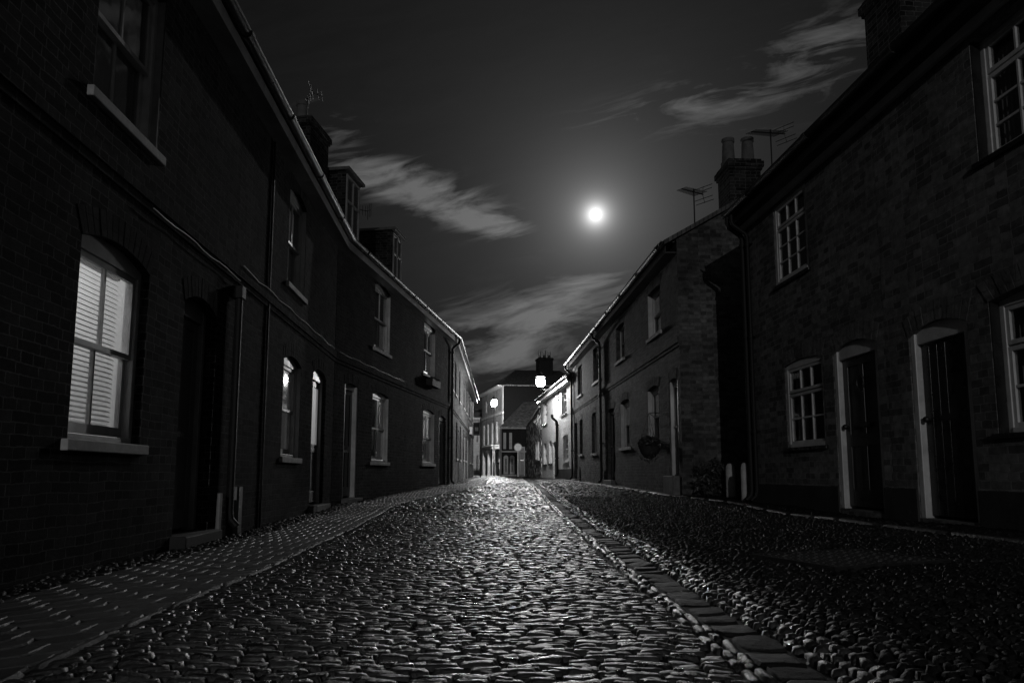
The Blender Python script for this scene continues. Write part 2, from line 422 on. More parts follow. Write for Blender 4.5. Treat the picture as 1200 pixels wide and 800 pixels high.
# ------------------------------------------------------------------ house kit
class Wall:
    """plan line a->b; local x runs along it, local y goes into the building, local z is up"""
    def __init__(s, a, b):
        s.a = Vector((a[0], a[1], 0)); s.b = Vector((b[0], b[1], 0)); s.L = (s.b-s.a).length
        s.u = (s.b-s.a).normalized(); s.n = Vector((0, 0, 1)).cross(s.u); s.rz = math.atan2(s.u.y, s.u.x)
    def at(s, px, py, out=0):
        d = ray(px, py); p0 = s.a - s.n*out; t = (p0.dot(s.n))/d.dot(s.n); P = d*t
        return (P-s.a).dot(s.u), P.z+EYE
    def opening(s, x0, x1, ym, ytop, ybot):
        a = s.at(x0, ym)[0]; b = s.at(x1, ym)[0]; a, b = min(a, b), max(a, b); xm = (x0+x1)/2
        return [a, b, s.at(xm, ybot)[1], s.at(xm, ytop)[1]]
def arch_z(o, x):
    s0, s1, z0, z1, rise = o[:5]
    k = (x-(s0+s1)/2)/((s1-s0)/2); return z1-rise*k*k
def wall_mesh(mb, L, zb, zt, ops, dep=.11, s_from=0.0):
    xs_ = sorted({s_from, L, *[o[0] for o in ops], *[o[1] for o in ops]}); zs = sorted({zb, zt, *[o[2] for o in ops], *[o[3] for o in ops]})
    for i in range(len(xs_)-1):
        for j in range(len(zs)-1):
            xm, zm = (xs_[i]+xs_[i+1])/2, (zs[j]+zs[j+1])/2
            if any(o[0] < xm < o[1] and o[2] < zm < o[3] for o in ops): continue
            mb.poly([(xs_[i], 0, zs[j]), (xs_[i+1], 0, zs[j]), (xs_[i+1], 0, zs[j+1]), (xs_[i], 0, zs[j+1])])
    for o in ops:
        s0, s1, z0, z1, rise = o[:5]; zs0 = z1-rise
        mb.poly([(s0, 0, z0), (s0, 0, zs0), (s0, dep, zs0), (s0, dep, z0)]); mb.poly([(s1, 0, z0), (s1, dep, z0), (s1, dep, zs0), (s1, 0, zs0)])
        mb.poly([(s0, 0, z0), (s0, dep, z0), (s1, dep, z0), (s1, 0, z0)])
        N = 10 if rise else 1
        for k in range(N):
            a = s0+(s1-s0)*k/N; b = s0+(s1-s0)*(k+1)/N; za, zb_ = arch_z(o, a), arch_z(o, b)
            if rise: mb.poly([(a, 0, za), (b, 0, zb_), (b, 0, z1), (a, 0, z1)])
            mb.poly([(a, 0, za), (a, dep, za), (b, dep, zb_), (b, 0, zb_)])
            if rise: mb.poly([(a, dep, za), (a, dep, z1), (b, dep, z1), (b, dep, zb_)])
def arch_blocks(o, parent, n=None, hgt=.21, proud=.004, mat='brick_arch'):
    s0, s1, z0, z1, rise = o[:5]; mb = MB(); w = s1-s0; n = n or max(7, int(w/.078)); fl = .06
    for k in range(n):
        a0, a1 = s0-fl*0+w*k/n+.004, s0+w*(k+1)/n-.004
        f = lambda x: s0+(x-s0)*1+ (x-(s0+s1)/2)*.18
        zb0, zb1 = arch_z(o, a0), arch_z(o, a1); j = random.uniform(-.003, .002)
        pts = [(a0, zb0), (a1, zb1), (f(a1), zb1+hgt-(.04*abs(a1-(s0+s1)/2))), (f(a0), zb0+hgt-(.04*abs(a0-(s0+s1)/2)))]
        mb.prism(pts, -proud+j, .02, 'y')
    return mb.build('arch', mat, parent)
def room(o, parent, mat='interior', depth=.7, dep=.2):
    s0, s1, z0, z1 = o[:4]; mb = MB(); e = .25; a, b, c_, d = s0-e, s1+e, z0-e, z1+e
    y0, y1 = dep+.003, dep+depth
    P = lambda x, y, z: (x, y, z)
    mb.poly([P(a,y1,c_),P(b,y1,c_),P(b,y1,d),P(a,y1,d)]); mb.poly([P(a,y0,c_),P(a,y1,c_),P(a,y1,d),P(a,y0,d)]); mb.poly([P(b,y0,c_),P(b,y0,d),P(b,y1,d),P(b,y1,c_)])
    mb.poly([P(a,y0,c_),P(b,y0,c_),P(b,y1,c_),P(a,y1,c_)]); mb.poly([P(a,y0,d),P(a,y1,d),P(b,y1,d),P(b,y0,d)])
    # ring closing the room against the back of the wall
    for q in ((a,s0,c_,d),(s1,b,c_,d),(s0,s1,c_,z0),(s0,s1,z1,d)): mb.poly([P(q[0],y0,q[2]),P(q[1],y0,q[2]),P(q[1],y0,q[3]),P(q[0],y0,q[3])])
    return mb.build('interior', mat, parent)
def line_reveal(o, rd, mat, win, t=.012):
    s0, s1, z0, z1, rise = o[:5]; zs = z1-rise
    MB().box(s0+.001, s0+t, .006, rd-.001, z0+.001, zs).build('reveal_lining', mat, win); MB().box(s1-t, s1-.001, .006, rd-.001, z0+.001, zs).build('reveal_lining', mat, win)
def sash_window(o, parent, paint='white_paint', sill='stone_white', bars=1, curtain=None, rd=.10, slat=None, rows=1, roommat='interior', label=None, sillov=.07, far=False, depth=.7, lining=None):
    s0, s1, z0, z1 = o[:4]; w = s1-s0; h = z1-z0; y = rd
    f = MB(); t = .055
    f.box(s0, s0+t, y, y+.11, z0, z1).box(s1-t, s1, y, y+.11, z0, z1).box(s0+t, s1-t, y, y+.11, z1-t-(o[4] if len(o) > 4 else 0), z1).box(s0+t, s1-t, y-.02, y+.11, z0, z0+.05)
    win = f.build('window', paint, parent, bevel=.006 if not far else 0)
    if lining: line_reveal(o, rd, lining, win)
    if label: win['label'] = label
    zt = z1-t-(o[4] if len(o) > 4 else 0); zb = z0+.05; a, b = s0+t, s1-t; zm = (zt+zb)/2; st = .045; bt = .022
    def sash(lo, hi, y0, bottom):
        m = MB(); r0 = .085 if bottom else .04; r1 = .035 if bottom else .05
        m.box(a, a+st, y0, y0+.04, lo, hi).box(b-st, b, y0, y0+.04, lo, hi).box(a+st, b-st, y0, y0+.04, lo, lo+r0).box(a+st, b-st, y0, y0+.04, hi-r1, hi)
        for k in range(bars):
            xc = a+st+(b-a-2*st)*(k+1)/(bars+1); m.box(xc-bt/2, xc+bt/2, y0+.004, y0+.036, lo+r0, hi-r1)
        for k in range(rows-1):
            zc = lo+r0+(hi-r1-lo-r0)*(k+1)/rows; m.box(a+st, b-st, y0+.007, y0+.033, zc-bt/2, zc+bt/2)
        sh = m.build('sash', paint, win)
        MB().box(a+st-.005, b-st+.005, y0+.018, y0+.022, lo+r0-.005, hi-r1+.005).build('pane', 'glass', win)
    sash(zm-.02, zt, y+.02, False); sash(zb, zm+.018, y+.064, True)
    if sill:
        MB().box(s0-sillov, s1+sillov, -.05, rd+.02, z0-.085, z0-.002).build('sill', sill, win, bevel=.008)
    if curtain == 'blind' or slat:
        m = MB(); z = zb+.02; k = math.radians(32); hw = .021
        while z < zt:
            cy_ = y+.15; dy, dz = hw*math.cos(k), hw*math.sin(k)
            m.prism([(cy_-dy, z-dz), (cy_-dy, z-dz+.0015), (cy_, z+.003), (cy_+dy, z+dz+.0015), (cy_+dy, z+dz), (cy_, z+.0015)], a-.02, b-.05, 'x'); z += .040
        m.box(a-.02, b-.05, y+.125, y+.175, zt-.03, zt+.01)
        m.build('blind', slat or 'blind', win)
    elif curtain:
        m = MB(); n = 40; side = curtain
        def drape(x0, x1, zlo, zhi):
            pts = []
            for i in range(n+1):
                xx = x0+(x1-x0)*i/n; pts.append((xx, y+.17+.02*math.sin(i*1.1+x0*9)))
            for i in range(n): m.poly([(pts[i][0], pts[i][1], zlo), (pts[i+1][0], pts[i+1][1], zlo), (pts[i+1][0], pts[i+1][1], zhi), (pts[i][0], pts[i][1], zhi)])
        if side == 'sides': drape(s0, s0+w*.3, z0, z1); drape(s1-w*.28, s1, z0, z1)
        elif side == 'half': drape(s0, s1, z0, z0+h*.5)
        else: drape(s0, s1, z0, z1)
        m.build('curtain', 'blind' if curtain != 'dense' else 'blind_dense', win)
    room(o, win, roommat, depth, rd+.11)
    return win
def casement(o, parent, cols, rows, toph=.3, paint='white_paint', rd=.05, sill='black_paint', curtain=None, label=None, lining=None):
    s0, s1, z0, z1 = o[:4]; rise = o[4]; t = .05; y = rd; f = MB(); zt = z1-t-rise
    f.box(s0, s0+t, y, y+.09, z0, z1).box(s1-t, s1, y, y+.09, z0, z1).box(s0+t, s1-t, y, y+.09, zt, z1).box(s0+t, s1-t, y-.01, y+.09, z0, z0+.05)
    win = f.build('window', paint, parent, bevel=.005)
    if lining: line_reveal(o, rd-.01, lining, win)
    a, b, zb = s0+t, s1-t, z0+.05
    if label: win['label'] = label
    zs = zt-(zt-zb)*toph; st = .04; bt = .024
    def leaf(lo, hi, nr, y0):
        m = MB(); m.box(a, a+st, y0, y0+.045, lo, hi).box(b-st, b, y0, y0+.045, lo, hi).box(a+st, b-st, y0, y0+.045, lo, lo+st).box(a+st, b-st, y0, y0+.045, hi-st, hi)
        for k in range(1, cols):
            xc = a+st+(b-a-2*st)*k/cols; m.box(xc-bt/2, xc+bt/2, y0+.003, y0+.042, lo+st, hi-st)
        for k in range(1, nr):
            zc = lo+st+(hi-lo-2*st)*k/nr; m.box(a+st, b-st, y0+.006, y0+.038, zc-bt/2, zc+bt/2)
        m.build('sash', paint, win, bevel=.003)
        MB().box(a+st-.004, b-st+.004, y0+.02, y0+.024, lo+st-.004, hi-st+.004).build('pane', 'glass', win)
    leaf(zs+.008, zt, 1, y+.01); leaf(zb, zs-.008, rows, y+.01)
    MB().box(s0-.05, s1+.05, -.035, rd-.012, z0-.05, z0-.002).build('sill', sill, win, bevel=.006)
    if curtain:
        m = MB(); n = 30
        for x0, x1 in ((s0, s0+(s1-s0)*.25), (s1-(s1-s0)*.25, s1)):
            for i in range(n):
                p = lambda i: (x0+(x1-x0)*i/n, y+.15+.018*math.sin(i*1.3))
                q, r_ = p(i), p(i+1); m.poly([(q[0], q[1], z0), (r_[0], r_[1], z0), (r_[0], r_[1], z1), (q[0], q[1], z1)])
        m.build('curtain', 'curtain', win)
    room(o, win, 'interior', .7, rd+.09)
    return win
def door(o, parent, leafmat='door_dark', frame='white_paint', rd=.12, glazed=None, boards=False, step=.12, knob='steel', slit=False, knocker=False, fanhead=True, label=None, stepmat='stone_grey', bar=False, flush=True):
    s0, s1, z0, z1, rise = o[:5]; t = .07; y = rd
    f = MB(); hd = rise+.05 if fanhead else t
    fy = .015 if flush and frame != 'black_paint' else y-.04; f.box(s0, s0+t, fy, y+.08, z0, z1).box(s1-t, s1, fy, y+.08, z0, z1).box(s0+t, s1-t, y-.03, y+.08, z1-hd-.03, z1)
    d = MB(); a, b, lo, hi = s0+t+.003, s1-t-.003, z0+.03, z1-hd-.033; w = b-a; yy = y+.01
    if boards:
        n = 6
        for k in range(n): d.box(a+w*k/n+.003, a+w*(k+1)/n-.003, yy, yy+.045, lo, hi)
        d.box(a, b, yy+.01, yy+.04, lo, hi)
    else:
        stl = .1; zl = lo+(hi-lo)*.44
        d.box(a, b, yy+.02, yy+.045, lo, hi)
        d.box(a, a+stl, yy, yy+.02, lo, hi).box(b-stl, b, yy, yy+.02, lo, hi).box(a+stl, b-stl, yy, yy+.02, lo, lo+.2).box(a+stl, b-stl, yy, yy+.02, hi-.1, hi).box(a+stl, b-stl, yy, yy+.02, zl-.07, zl+.07)
        d.box(a+w/2-.035, a+w/2+.035, yy, yy+.02, lo+.2, zl-.07).box(a+w/2-.035, a+w/2+.035, yy, yy+.02, zl+.07, hi-.1)
    dr = d.build('door', leafmat, parent, bevel=.004)
    if label: dr['label'] = label
    f.build('frame', frame, dr, bevel=.008)
    if bar: k = MB().tube([(a+.05, yy-.045, lo+.95), (a+.05, yy-.045, lo+1.4)], .011)
    else: k = MB().lathe([(.012, 0), (.012, .03), (.03, .035), (.034, .05), (.024, .068), (.001, .07)], 0, 0, 12)
    if bar: k.build('handle', knob, dr)
    else:
        ko = k.build('handle', knob, dr, loc=(a+.07, yy, lo+.95), smooth=True); ko.rotation_euler.x = math.pi/2
    MB().box(a+w/2-.13, a+w/2+.13, yy-.006, yy-.001, lo+.93, lo+.985).build('letterbox', knob if not boards else 'iron', dr)
    if knocker:
        MB().tube([(a+w/2+.07*math.cos(q), yy-.018, lo+1.45+.085*math.sin(q)) for q in np.linspace(0, 6.28, 17)], .012, 6).build('knocker', 'iron', dr)
    if glazed:
        MB().box(a+.11, b-.11, yy-.004, yy-.001, lo+(hi-lo)*.44+.08, hi-.12).build('pane', glazed, dr)
    if step:
        MB().box(s0-.04, s1+.04, -.15, y+.1, z0-.5, z0-.002).build('step', stepmat, dr, bevel=.015)
    return dr
def gutter_set(root, L, E, yo=-.31, brackets=True, s0=0.0):
    m = MB(); r = .065; n = 8; z = E-.10
    for a_, b_ in ((0, 1),):
        pts_o = [(yo-r*math.cos(math.pi*k/n), z-r*math.sin(math.pi*k/n)) for k in range(n+1)]
        pts_i = [(yo-(r-.006)*math.cos(math.pi*k/n), z-(r-.006)*math.sin(math.pi*k/n)) for k in reversed(range(n+1))]
        m.prism(pts_o+pts_i, s0+.002, L-.002, 'x')
    # joint collars
    s = .9
    while s < L:
        m.prism([(yo-(r+.01)*math.cos(math.pi*k/n), z-(r+.01)*math.sin(math.pi*k/n)) for k in range(n+1)]+[(yo+r*.9, z+.01), (yo-r*.9, z+.01)], s-.04, s+.04, 'x'); s += 1.83
    if brackets:
        b = m; s = .5
        while s < L-.1: b.box(s-.012, s+.012, yo+r+.002, -.02, z-.03, z+.012); s += .92
    m.build('gutter', 'iron', root, smooth=True)
def downpipe(root, s, E, zb, yo=-.31, r=.042, shoe=True, hopper=False):
    m = MB(); yp = -r-.03; z = E-.17
    m.tube([(s, yo, z), (s, yo, z-.1), (s, yo+.02, z-.16), (s, yp-.03, z-.30), (s, yp, z-.36), (s, yp, zb+.18)] + ([(s, yp-.02, zb+.1), (s, yp-.1, zb+.03)] if shoe else []), r, 10)
    zz = z-.45
    while zz > zb+.3:
        m.tube([(s, yp, zz), (s, yp, zz-.06)], r+.012, 10); m.box(s-.075, s+.075, yp+r*.2, -.004, zz-.045, zz-.015); zz -= 1.5
    if hopper: m.prism([(s-.1, z-.3), (s+.1, z-.3), (s+.06, z-.5), (s-.06, z-.5)], yp-.07, yp+.03, 'y')
    return m.build('downpipe', 'pipe_iron', root, smooth=True)
def roof_set(root, L, D, E, slope=.62, ov=.27, mat='tiles', s0=0.0, th=.09, fascia='white_paint', verge0=0, verge1=0):
    R = E+slope*D/2
    def sec(z0off):
        return [(-ov, E-ov*slope+z0off), (D/2, R+z0off), (D+ov, E-ov*slope+z0off)]
    lo = sec(.02); hi = sec(.02+th)
    MB().prism(lo+hi[::-1], s0-verge0+.002, L+verge1-.002, 'x').build('roof', mat, root)
    m = MB().tube([(s0-verge0, D/2, R+th+.03), (L+verge1, D/2, R+th+.03)], .09, 8); m.build('ridge_tiles', 'terracotta', root)
    # rows of tile noses along the eaves
    m = MB(); s = s0+.09
    while s < L: m.box(s-.08, s+.08, -ov-.03, -ov+.25, E-ov*slope+th+.02+random.uniform(0, .008), E-ov*slope+th+.045+random.uniform(0, .008)); s += .175
    m.build('eaves_tiles', mat, root)
    MB().box(s0+.002, L-.002, -ov+.03, -ov+.055, E-ov*slope-.14, E-ov*slope+.015).box(s0+.002, L-.002, -ov+.057, -.002, E-ov*slope-.13, E-ov*slope-.10).build('fascia', fascia, root)
def body(mb, L, D, zb, E, slope=.62, s0=0.0, s1=None):
    s1 = L if s1 is None else s1; R = E+slope*D/2; a, b = s0, s1; i = .003
    for x in (a+i, b-i): mb.poly([(x, 0, zb), (x, D, zb), (x, D, E), (x, D/2, R), (x, 0, E)])
    mb.poly([(a, D, zb), (a, D, E), (b, D, E), (b, D, zb)])
def chimney(root, x, y, w, d, zb, zt, pots=2, mat='brick_dark', poth=.5, potr=.12, along='x', off=0):
    m = MB().box(x-w/2, x+w/2, y-d/2, y+d/2, zb, zt-.24)
    for k, e in enumerate((.03, .06, .06, .02)): m.box(x-w/2-e, x+w/2+e, y-d/2-e, y+d/2+e, zt-.24+k*.06+.001, zt-.24+(k+1)*.06)
    ch = m.build('chimney', mat, root)
    for k in range(pots):
        q = (k-(pots-1)/2)*potr*2.9; hh = poth*random.uniform(.9, 1.05)
        px_, py_ = (x+q, y) if along == 'x' else (x, y+q+off)
        MB().lathe([(potr*1.1, zt-.01), (potr*1.12, zt+.06), (potr*.95, zt+.09), (potr*.82, zt+hh*.85), (potr*.95, zt+hh*.88), (potr*.95, zt+hh), (potr*.7, zt+hh), (potr*.66, zt+hh-.1)], px_, py_, 14).build('chimney_pot', 'terracotta', ch, smooth=True)
    return ch
def stringcourse(root, L, z, mat, h=.11, pr=.045, gaps=(), s0=0.0):
    MB().box(s0+.002, L-.002, -pr, -.001, z-h/2, z+h/2).box(s0+.002, L-.002, -pr*.5, -.0015, z-h/2-.07, z-h/2-.001).build('string_course', mat, root)
def new_house(wall, name, label, cat='house', group=None):
    root = empty(name, (wall.a.x, wall.a.y, 0), wall.rz); tag(root, label, cat, group); return root
def dormer(root, s, yf, w, zt, mat='brick_dark', dep=1.3, zb=5.4):
    m = MB().box(s-w/2, s+w/2, yf, yf+dep, zb, zt); d = m.build('dormer', mat, root)
    MB().box(s-w/2-.1, s+w/2+.1, yf-.12, yf+dep, zt, zt+.08).build('dormer_roof', 'lead', d, bevel=.01)
    f = MB(); y0 = yf-.03; zlo = zb+.45; t = .06
    f.box(s-w/2+.02, s-w/2+.02+t, y0, yf-.001, zlo, zt-.06).box(s+w/2-.02-t, s+w/2-.02, y0, yf-.001, zlo, zt-.06).box(s-w/2+.08, s+w/2-.08, y0, yf-.001, zt-.12, zt-.06).box(s-w/2+.08, s+w/2-.08, y0-.02, yf-.001, zlo, zlo+.06)
    zq = (zlo+zt)/2; f.box(s-w/2+.08, s+w/2-.08, y0, yf-.001, zq+.25, zq+.30); f.box(s-.02, s+.02, y0, yf-.001, zlo+.06, zt-.12)
    f.build('dormer_window', 'grey_paint', d); MB().box(s-w/2+.08, s+w/2-.08, yf-.008, yf-.002, zlo+.06, zt-.12).build('pane', 'glass', d)

TERR = 'terraced brick houses along the left side'; RG = 'brick houses along the right side'
ZB = -.7
YS = -3.0
# ---- left row, first stretch
WA1 = Wall((XA(YS), YS), (XA(7.9), 7.9)); WA2 = Wall((XA(7.904), 7.904), (XA(13.7), 13.7))
WB1 = Wall((XB(13.7), 13.704), (XB(18.5), 18.5)); WB2 = Wall((XB(18.504), 18.504), (XB(24), 24))
EA = WA2.at(405, 276, .31)[1]+.10
ZS = WA2.at(340, 371)[1]
print('EAVES', EA, 'STRING', ZS, 'B', WB1.at(430, 301, .31)[1], WB2.at(528, 387, .31)[1], 'string', WB1.at(425, 424)[1], WB2.at(520, 469)[1])
EA = 5.45; 
def O(w, x0, x1, ym, yt, yb, rise=.07): return w.opening(x0, x1, ym, yt, yb)+[rise]
# house A1
h = new_house(WA1, 'terraced_house', 'nearest left brick house with bright venetian blinds in its ground floor window', group=TERR)
gw = O(WA1, 87, 171, 400, 279, 518, .10); uw = list(gw); uw[2] = WA1.at(150, 146)[1]; uw[3] = uw[2]+1.55
d1 = O(WA1, 211, 251, 450, 346, 622, .12); 
ud = [gw[0]-3.6, gw[1]-3.6, gw[2], gw[3], .1]; uu = [ud[0], ud[1], uw[2], uw[3], .1]
ops = [gw, uw, d1, ud, uu]
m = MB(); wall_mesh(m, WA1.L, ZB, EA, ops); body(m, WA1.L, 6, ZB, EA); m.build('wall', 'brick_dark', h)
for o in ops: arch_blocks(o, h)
win_lit = sash_window(gw, h, slat='blind', roommat='interior_pale', label='lit sash window with venetian blinds', rd=.07, depth=1.6)
sash_window(uw, h, curtain='dense', rd=.07, lining='grey_paint'); sash_window(ud, h, curtain='full'); sash_window(uu, h)
door(d1, h, 'door_grey', 'grey_paint', rd=.16, bar=True, flush=False, stepmat='render_dark')
stringcourse(h, WA1.L, ZS, 'brick_dark', .14); roof_set(h, WA1.L, 6, EA); gutter_set(h, WA1.L, EA); MB().tube([(WA1.L-.06, -.075, ZS-.28), (WA1.L-.06, -.075, .1), (WA1.L-.06, -.09, 0), (WA1.L-.06, -.16, -.08)], .042, 10).box(WA1.L-.12, WA1.L-.00, -.13, -.004, ZS-.36, ZS-.22).build('downpipe', 'pipe_iron', h)
MB().tube([(WA1.L-.32, -.05, -.25), (WA1.L-.32, -.05, .30)], .03, 10).build('cable_cover', 'grey_paint', h)
MB().tube([(WA1.L-2.2+.22*k, -.052-.004*math.sin(k*2), ZS-.12-.012*math.sin(k*1.4)) for k in range(11)], .006, 6).build('cable', 'cable', h)
# house A2
h = new_house(WA2, 'terraced_house', 'left brick house with chimney stack on its roof and a narrow lit glazed door', group=TERR)
g2 = O(WA2, 331, 352, 470, 417, 536, .10); u2 = O(WA2, 337, 357.5, 280, 222, 341, .10); u2[0], u2[1] = g2[0], g2[1]
d2 = O(WA2, 365, 380.5, 500, 432, 590, .12)
ops = [g2, u2, d2]; m = MB(); wall_mesh(m, WA2.L, ZB, EA, ops); body(m, WA2.L, 6, ZB, EA); m.build('wall', 'brick_dark', h)
for o in ops: arch_blocks(o, h)
w2 = sash_window(g2, h, curtain='full', roommat='interior_pale', rd=.07, lining='white_paint', label='dimly lit sash window with drawn pale curtain', bars=0, depth=1.5); sash_window(u2, h, curtain='full', rd=.07, lining='white_paint')
door(d2, h, 'door_grey', 'white_paint', rd=.10, flush=False, glazed='lit_glass_dim')
stringcourse(h, WA2.L, ZS, 'brick_dark', .14); roof_set(h, WA2.L, 6, EA); gutter_set(h, WA2.L, EA)
MB().tube([(1.25, -.02, -.3), (1.25, -.02, 2.9), (1.25, -.02, EA-.1)], .016, 6).build('conduit', 'pipe_iron', h)
MB().box(.28, .40, -.06, -.003, -.28, .36).build('cable_cover', 'grey_paint', h)
MB().tube([(.1+.3*k, -.055-.006*math.sin(k*2.2), ZS+.085-.03*math.sin(k*.9)**2) for k in range(19)], .006, 6).build('cable', 'cable', h)
# house B1
EB = WB1.at(430, 301, .31)[1]*.5+WB2.at(528, 387, .31)[1]*.5+.10; print('EB', EB); EB = EA
h = new_house(WB1, 'terraced_house', 'left brick house past the kink with chimney pots and two boxy roof dormers', group=TERR)
d3 = O(WB1, 402.5, 418.5, 520, 449, 583, .05); g3 = O(WB1, 436, 455, 500, 460, 541, .08); u3 = O(WB1, 437, 456.5, 375, 334, 411, .08); u3[0], u3[1] = g3[0], g3[1]
ops = [d3, g3, u3]; m = MB(); wall_mesh(m, WB1.L, ZB, EB, ops); body(m, WB1.L, 6, ZB, EB); m.build('wall', 'brick_dark', h)
for o in ops: arch_blocks(o, h)
sash_window(g3, h, curtain='sides', rd=.06, lining='white_paint'); sash_window(u3, h, curtain='half', rd=.06, lining='white_paint'); door(d3, h, 'door_dark', 'white_paint', rd=.1)
stringcourse(h, WB1.L, ZS, 'brick_dark', .14); roof_set(h, WB1.L, 6, EB); gutter_set(h, WB1.L, EB)
P = lambda w, X, Y: ((Vector((X, Y, 0))-w.a).dot(w.u), (Vector((X, Y, 0))-w.a).dot(w.n))
cx_, cy_ = P(WB1, -4.95, 15.2); chimney(h, cx_-.0, cy_, 1.0, .95, 5.6, 8.58, 2, poth=.6, potr=.15, along='y', off=.2)
cx_, cy_ = P(WB1, -4.0, 16.5); dormer(h, cx_-.25, .7, .9, 7.8, dep=1.6)
MB().tube([(.1+.3*k, -.055-.006*math.sin(k*2.2), ZS+.085-.02*math.sin(k*.9)**2) for k in range(16)], .006, 6).build('cable', 'cable', h)
# house B2
h = new_house(WB2, 'terraced_house', 'left brick house with a trough of plants under its upper window', group=TERR)
g4 = O(WB2, 495.5, 509, 510, 480, 543, .08); u4 = O(WB2, 495.5, 509, 410, 379, 440, .08); u4[0], u4[1] = g4[0], g4[1]; d4 = O(WB2, 514, 522, 530, 487, 568, .08)
ops = [g4, u4, d4]; m = MB(); wall_mesh(m, WB2.L, ZB, EB, ops); body(m, WB2.L, 6, ZB, EB); m.build('wall', 'brick_dark', h)
for o in ops: arch_blocks(o, h)
sash_window(g4, h, curtain='full', rd=.06, lining='white_paint'); sash_window(u4, h, curtain='sides', rd=.06, lining='white_paint'); door(d4, h, 'door_dark', 'black_paint', rd=.1)
stringcourse(h, WB2.L, ZS, 'brick_dark', .14); roof_set(h, WB2.L, 6, EB); gutter_set(h, WB2.L, EB); downpipe(h, WB2.L-.12, EB, gz(-2, 24))
cx_, cy_ = P(WB2, -3.5, 20.1); dormer(h, cx_-.1, .75, .85, 7.7, dep=1.8)
# planter under the upper window of B2
wbx = (WB2.a+WB2.u*((u4[0]+u4[1])/2)-WB2.n*.13)
def leafball(n, rx, ry, rz, size, zc):
    m = MB()
    for _ in range(n):
        while True:
            p = np.array([random.uniform(-1, 1) for _ in range(3)])
            if (p**2).sum() < 1: break
        q = Vector((p[0]*rx, p[1]*ry, zc+p[2]*rz)); a = Vector([random.gauss(0, 1) for _ in range(3)]).normalized(); b = a.orthogonal().normalized(); b.rotate(Matrix.Rotation(random.random()*6.28, 3, a)); s = size*random.uniform(.6, 1.3); c_ = a.cross(b)
        m.poly([q-b*s, q-c_*s*.45+b*s*.1, q+b*s, q+c_*s*.45+b*s*.1])
    return m
t = tag(empty('window_box', (wbx.x, wbx.y, u4[2]-.34), WB2.rz), 'dark trough of trailing plants hung under the upper left house window', 'window box')
MB().prism([(-.09, 0), (.09, 0), (.11, .2), (-.11, .2)], -.5, .5, 'x').build('trough', 'basket', t)
leafball(260, .5, .12, .1, .05, .2).build('plants', 'leaf', t)
MB().box(-.4, -.37, .09, .128, .02, .1).box(.37, .4, .09, .128, .02, .1).build('bracket', 'iron', t)
# row C
XC = lambda y: -2.16-.016*(y-24)
WC1 = Wall((XC(24.004), 24.004), (XC(31), 31)); WC2 = Wall((XC(31.004), 31.004), (XC(44), 44))
h = new_house(WC1, 'terraced_house', 'paler left brick house just beyond the corner downpipe', group=TERR)
EC = EB
def far_ops(ss, zsill, zhead, w=.85): return [[s, s+w, zsill, zhead, .06] for s in ss]
gC = far_ops([2.9, 5.3], 1.15, 2.6)+far_ops([4.1], .22, 2.35, .8)+far_ops([.5], .2, 2.4, .8)
uC = far_ops([.5, 2.0, 4.6], 3.6, 4.9)
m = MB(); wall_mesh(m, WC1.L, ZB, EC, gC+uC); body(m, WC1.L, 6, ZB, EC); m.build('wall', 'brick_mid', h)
for o in uC+gC[:2]: sash_window(o, h, rd=.06, curtain='sides', far=True)
for o in gC[2:]: door(o, h, 'door_dark', 'white_paint', rd=.08)
stringcourse(h, WC1.L, ZS, 'brick_mid', .12); roof_set(h, WC1.L, 6, EC); gutter_set(h, WC1.L, EC)
h = new_house(WC2, 'terraced_house', 'farthest left brick house beside the hanging sign', group=TERR)
gC = far_ops([1, 3.4, 8, 10.8], 1.2, 2.65)+far_ops([2.2, 5.2], .3, 2.4, .8); uC = far_ops([1, 3.6, 7, 10.2], 3.65, 4.9)
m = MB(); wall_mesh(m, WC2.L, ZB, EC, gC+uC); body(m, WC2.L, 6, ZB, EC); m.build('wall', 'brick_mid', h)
for o in uC+gC[:4]: sash_window(o, h, rd=.06, curtain='full', far=True)
for o in gC[4:]: door(o, h, 'door_dark', 'white_paint', rd=.08)
stringcourse(h, WC2.L, ZS, 'brick_mid', .12); roof_set(h, WC2.L, 6, EC, verge1=.1); gutter_set(h, WC2.L, EC)
MB().box(6.9, 7.25, -.16, -.01, 2.75, 3.15).build('alarm_box', 'sign_pale', h)

# ---- right near row
XR = lambda y: 4.6-.071*y
WR1 = Wall((XR(10.9), 10.9), (XR(7.35), 7.35)); WR0 = Wall((XR(7.346), 7.346), (XR(-3), -3))
ER = 4.85
print('ER', WR1.at(874, 252)[1], WR0.at(1146, 0)[1], WR1.at(870, 246, .3)[1])
def R1_common(h, w, s0=0.0):
    MB().prism([(-.001, ER-.36), (-.05, ER-.36), (-.19, ER-.10), (-.19, ER-.02), (-.001, ER-.02)], .003, w.L-.003, 'x').build('cornice', 'render_white', h)
    gutter_set(h, w.L, ER, yo=-.31, brackets=False)
    MB().box(.003, w.L-.003, -.022, -.001, -.6, .36).build('plinth', 'render_dark', h) if False else None
def plinth(h, L, ops, mat='render_dark', top=.36, pr=.022, s0=.003):
    m = MB(); cuts = sorted([(o[0], o[1]) for o in ops if o[2] < top]); x = s0
    for a, b in cuts+[(L-.003, None)]:
        if a > x: m.box(x, a-.001, -pr, -.001, ZB, top+(.0))
        x = (b or a)+.001
    m.build('plinth', mat, h)
h = new_house(WR1, 'terraced_house', 'nearest right brick house with white paned casement and downpipe at its corner', group=RG)
a1 = O(WR1, 907, 946, 275, 227, 326, .0); b1 = O(WR1, 921, 966, 470, 418, 523, .05); dd1 = O(WR1, 980, 1033, 500, 396, 597, .10)
print('R1 ops', a1, b1, dd1)
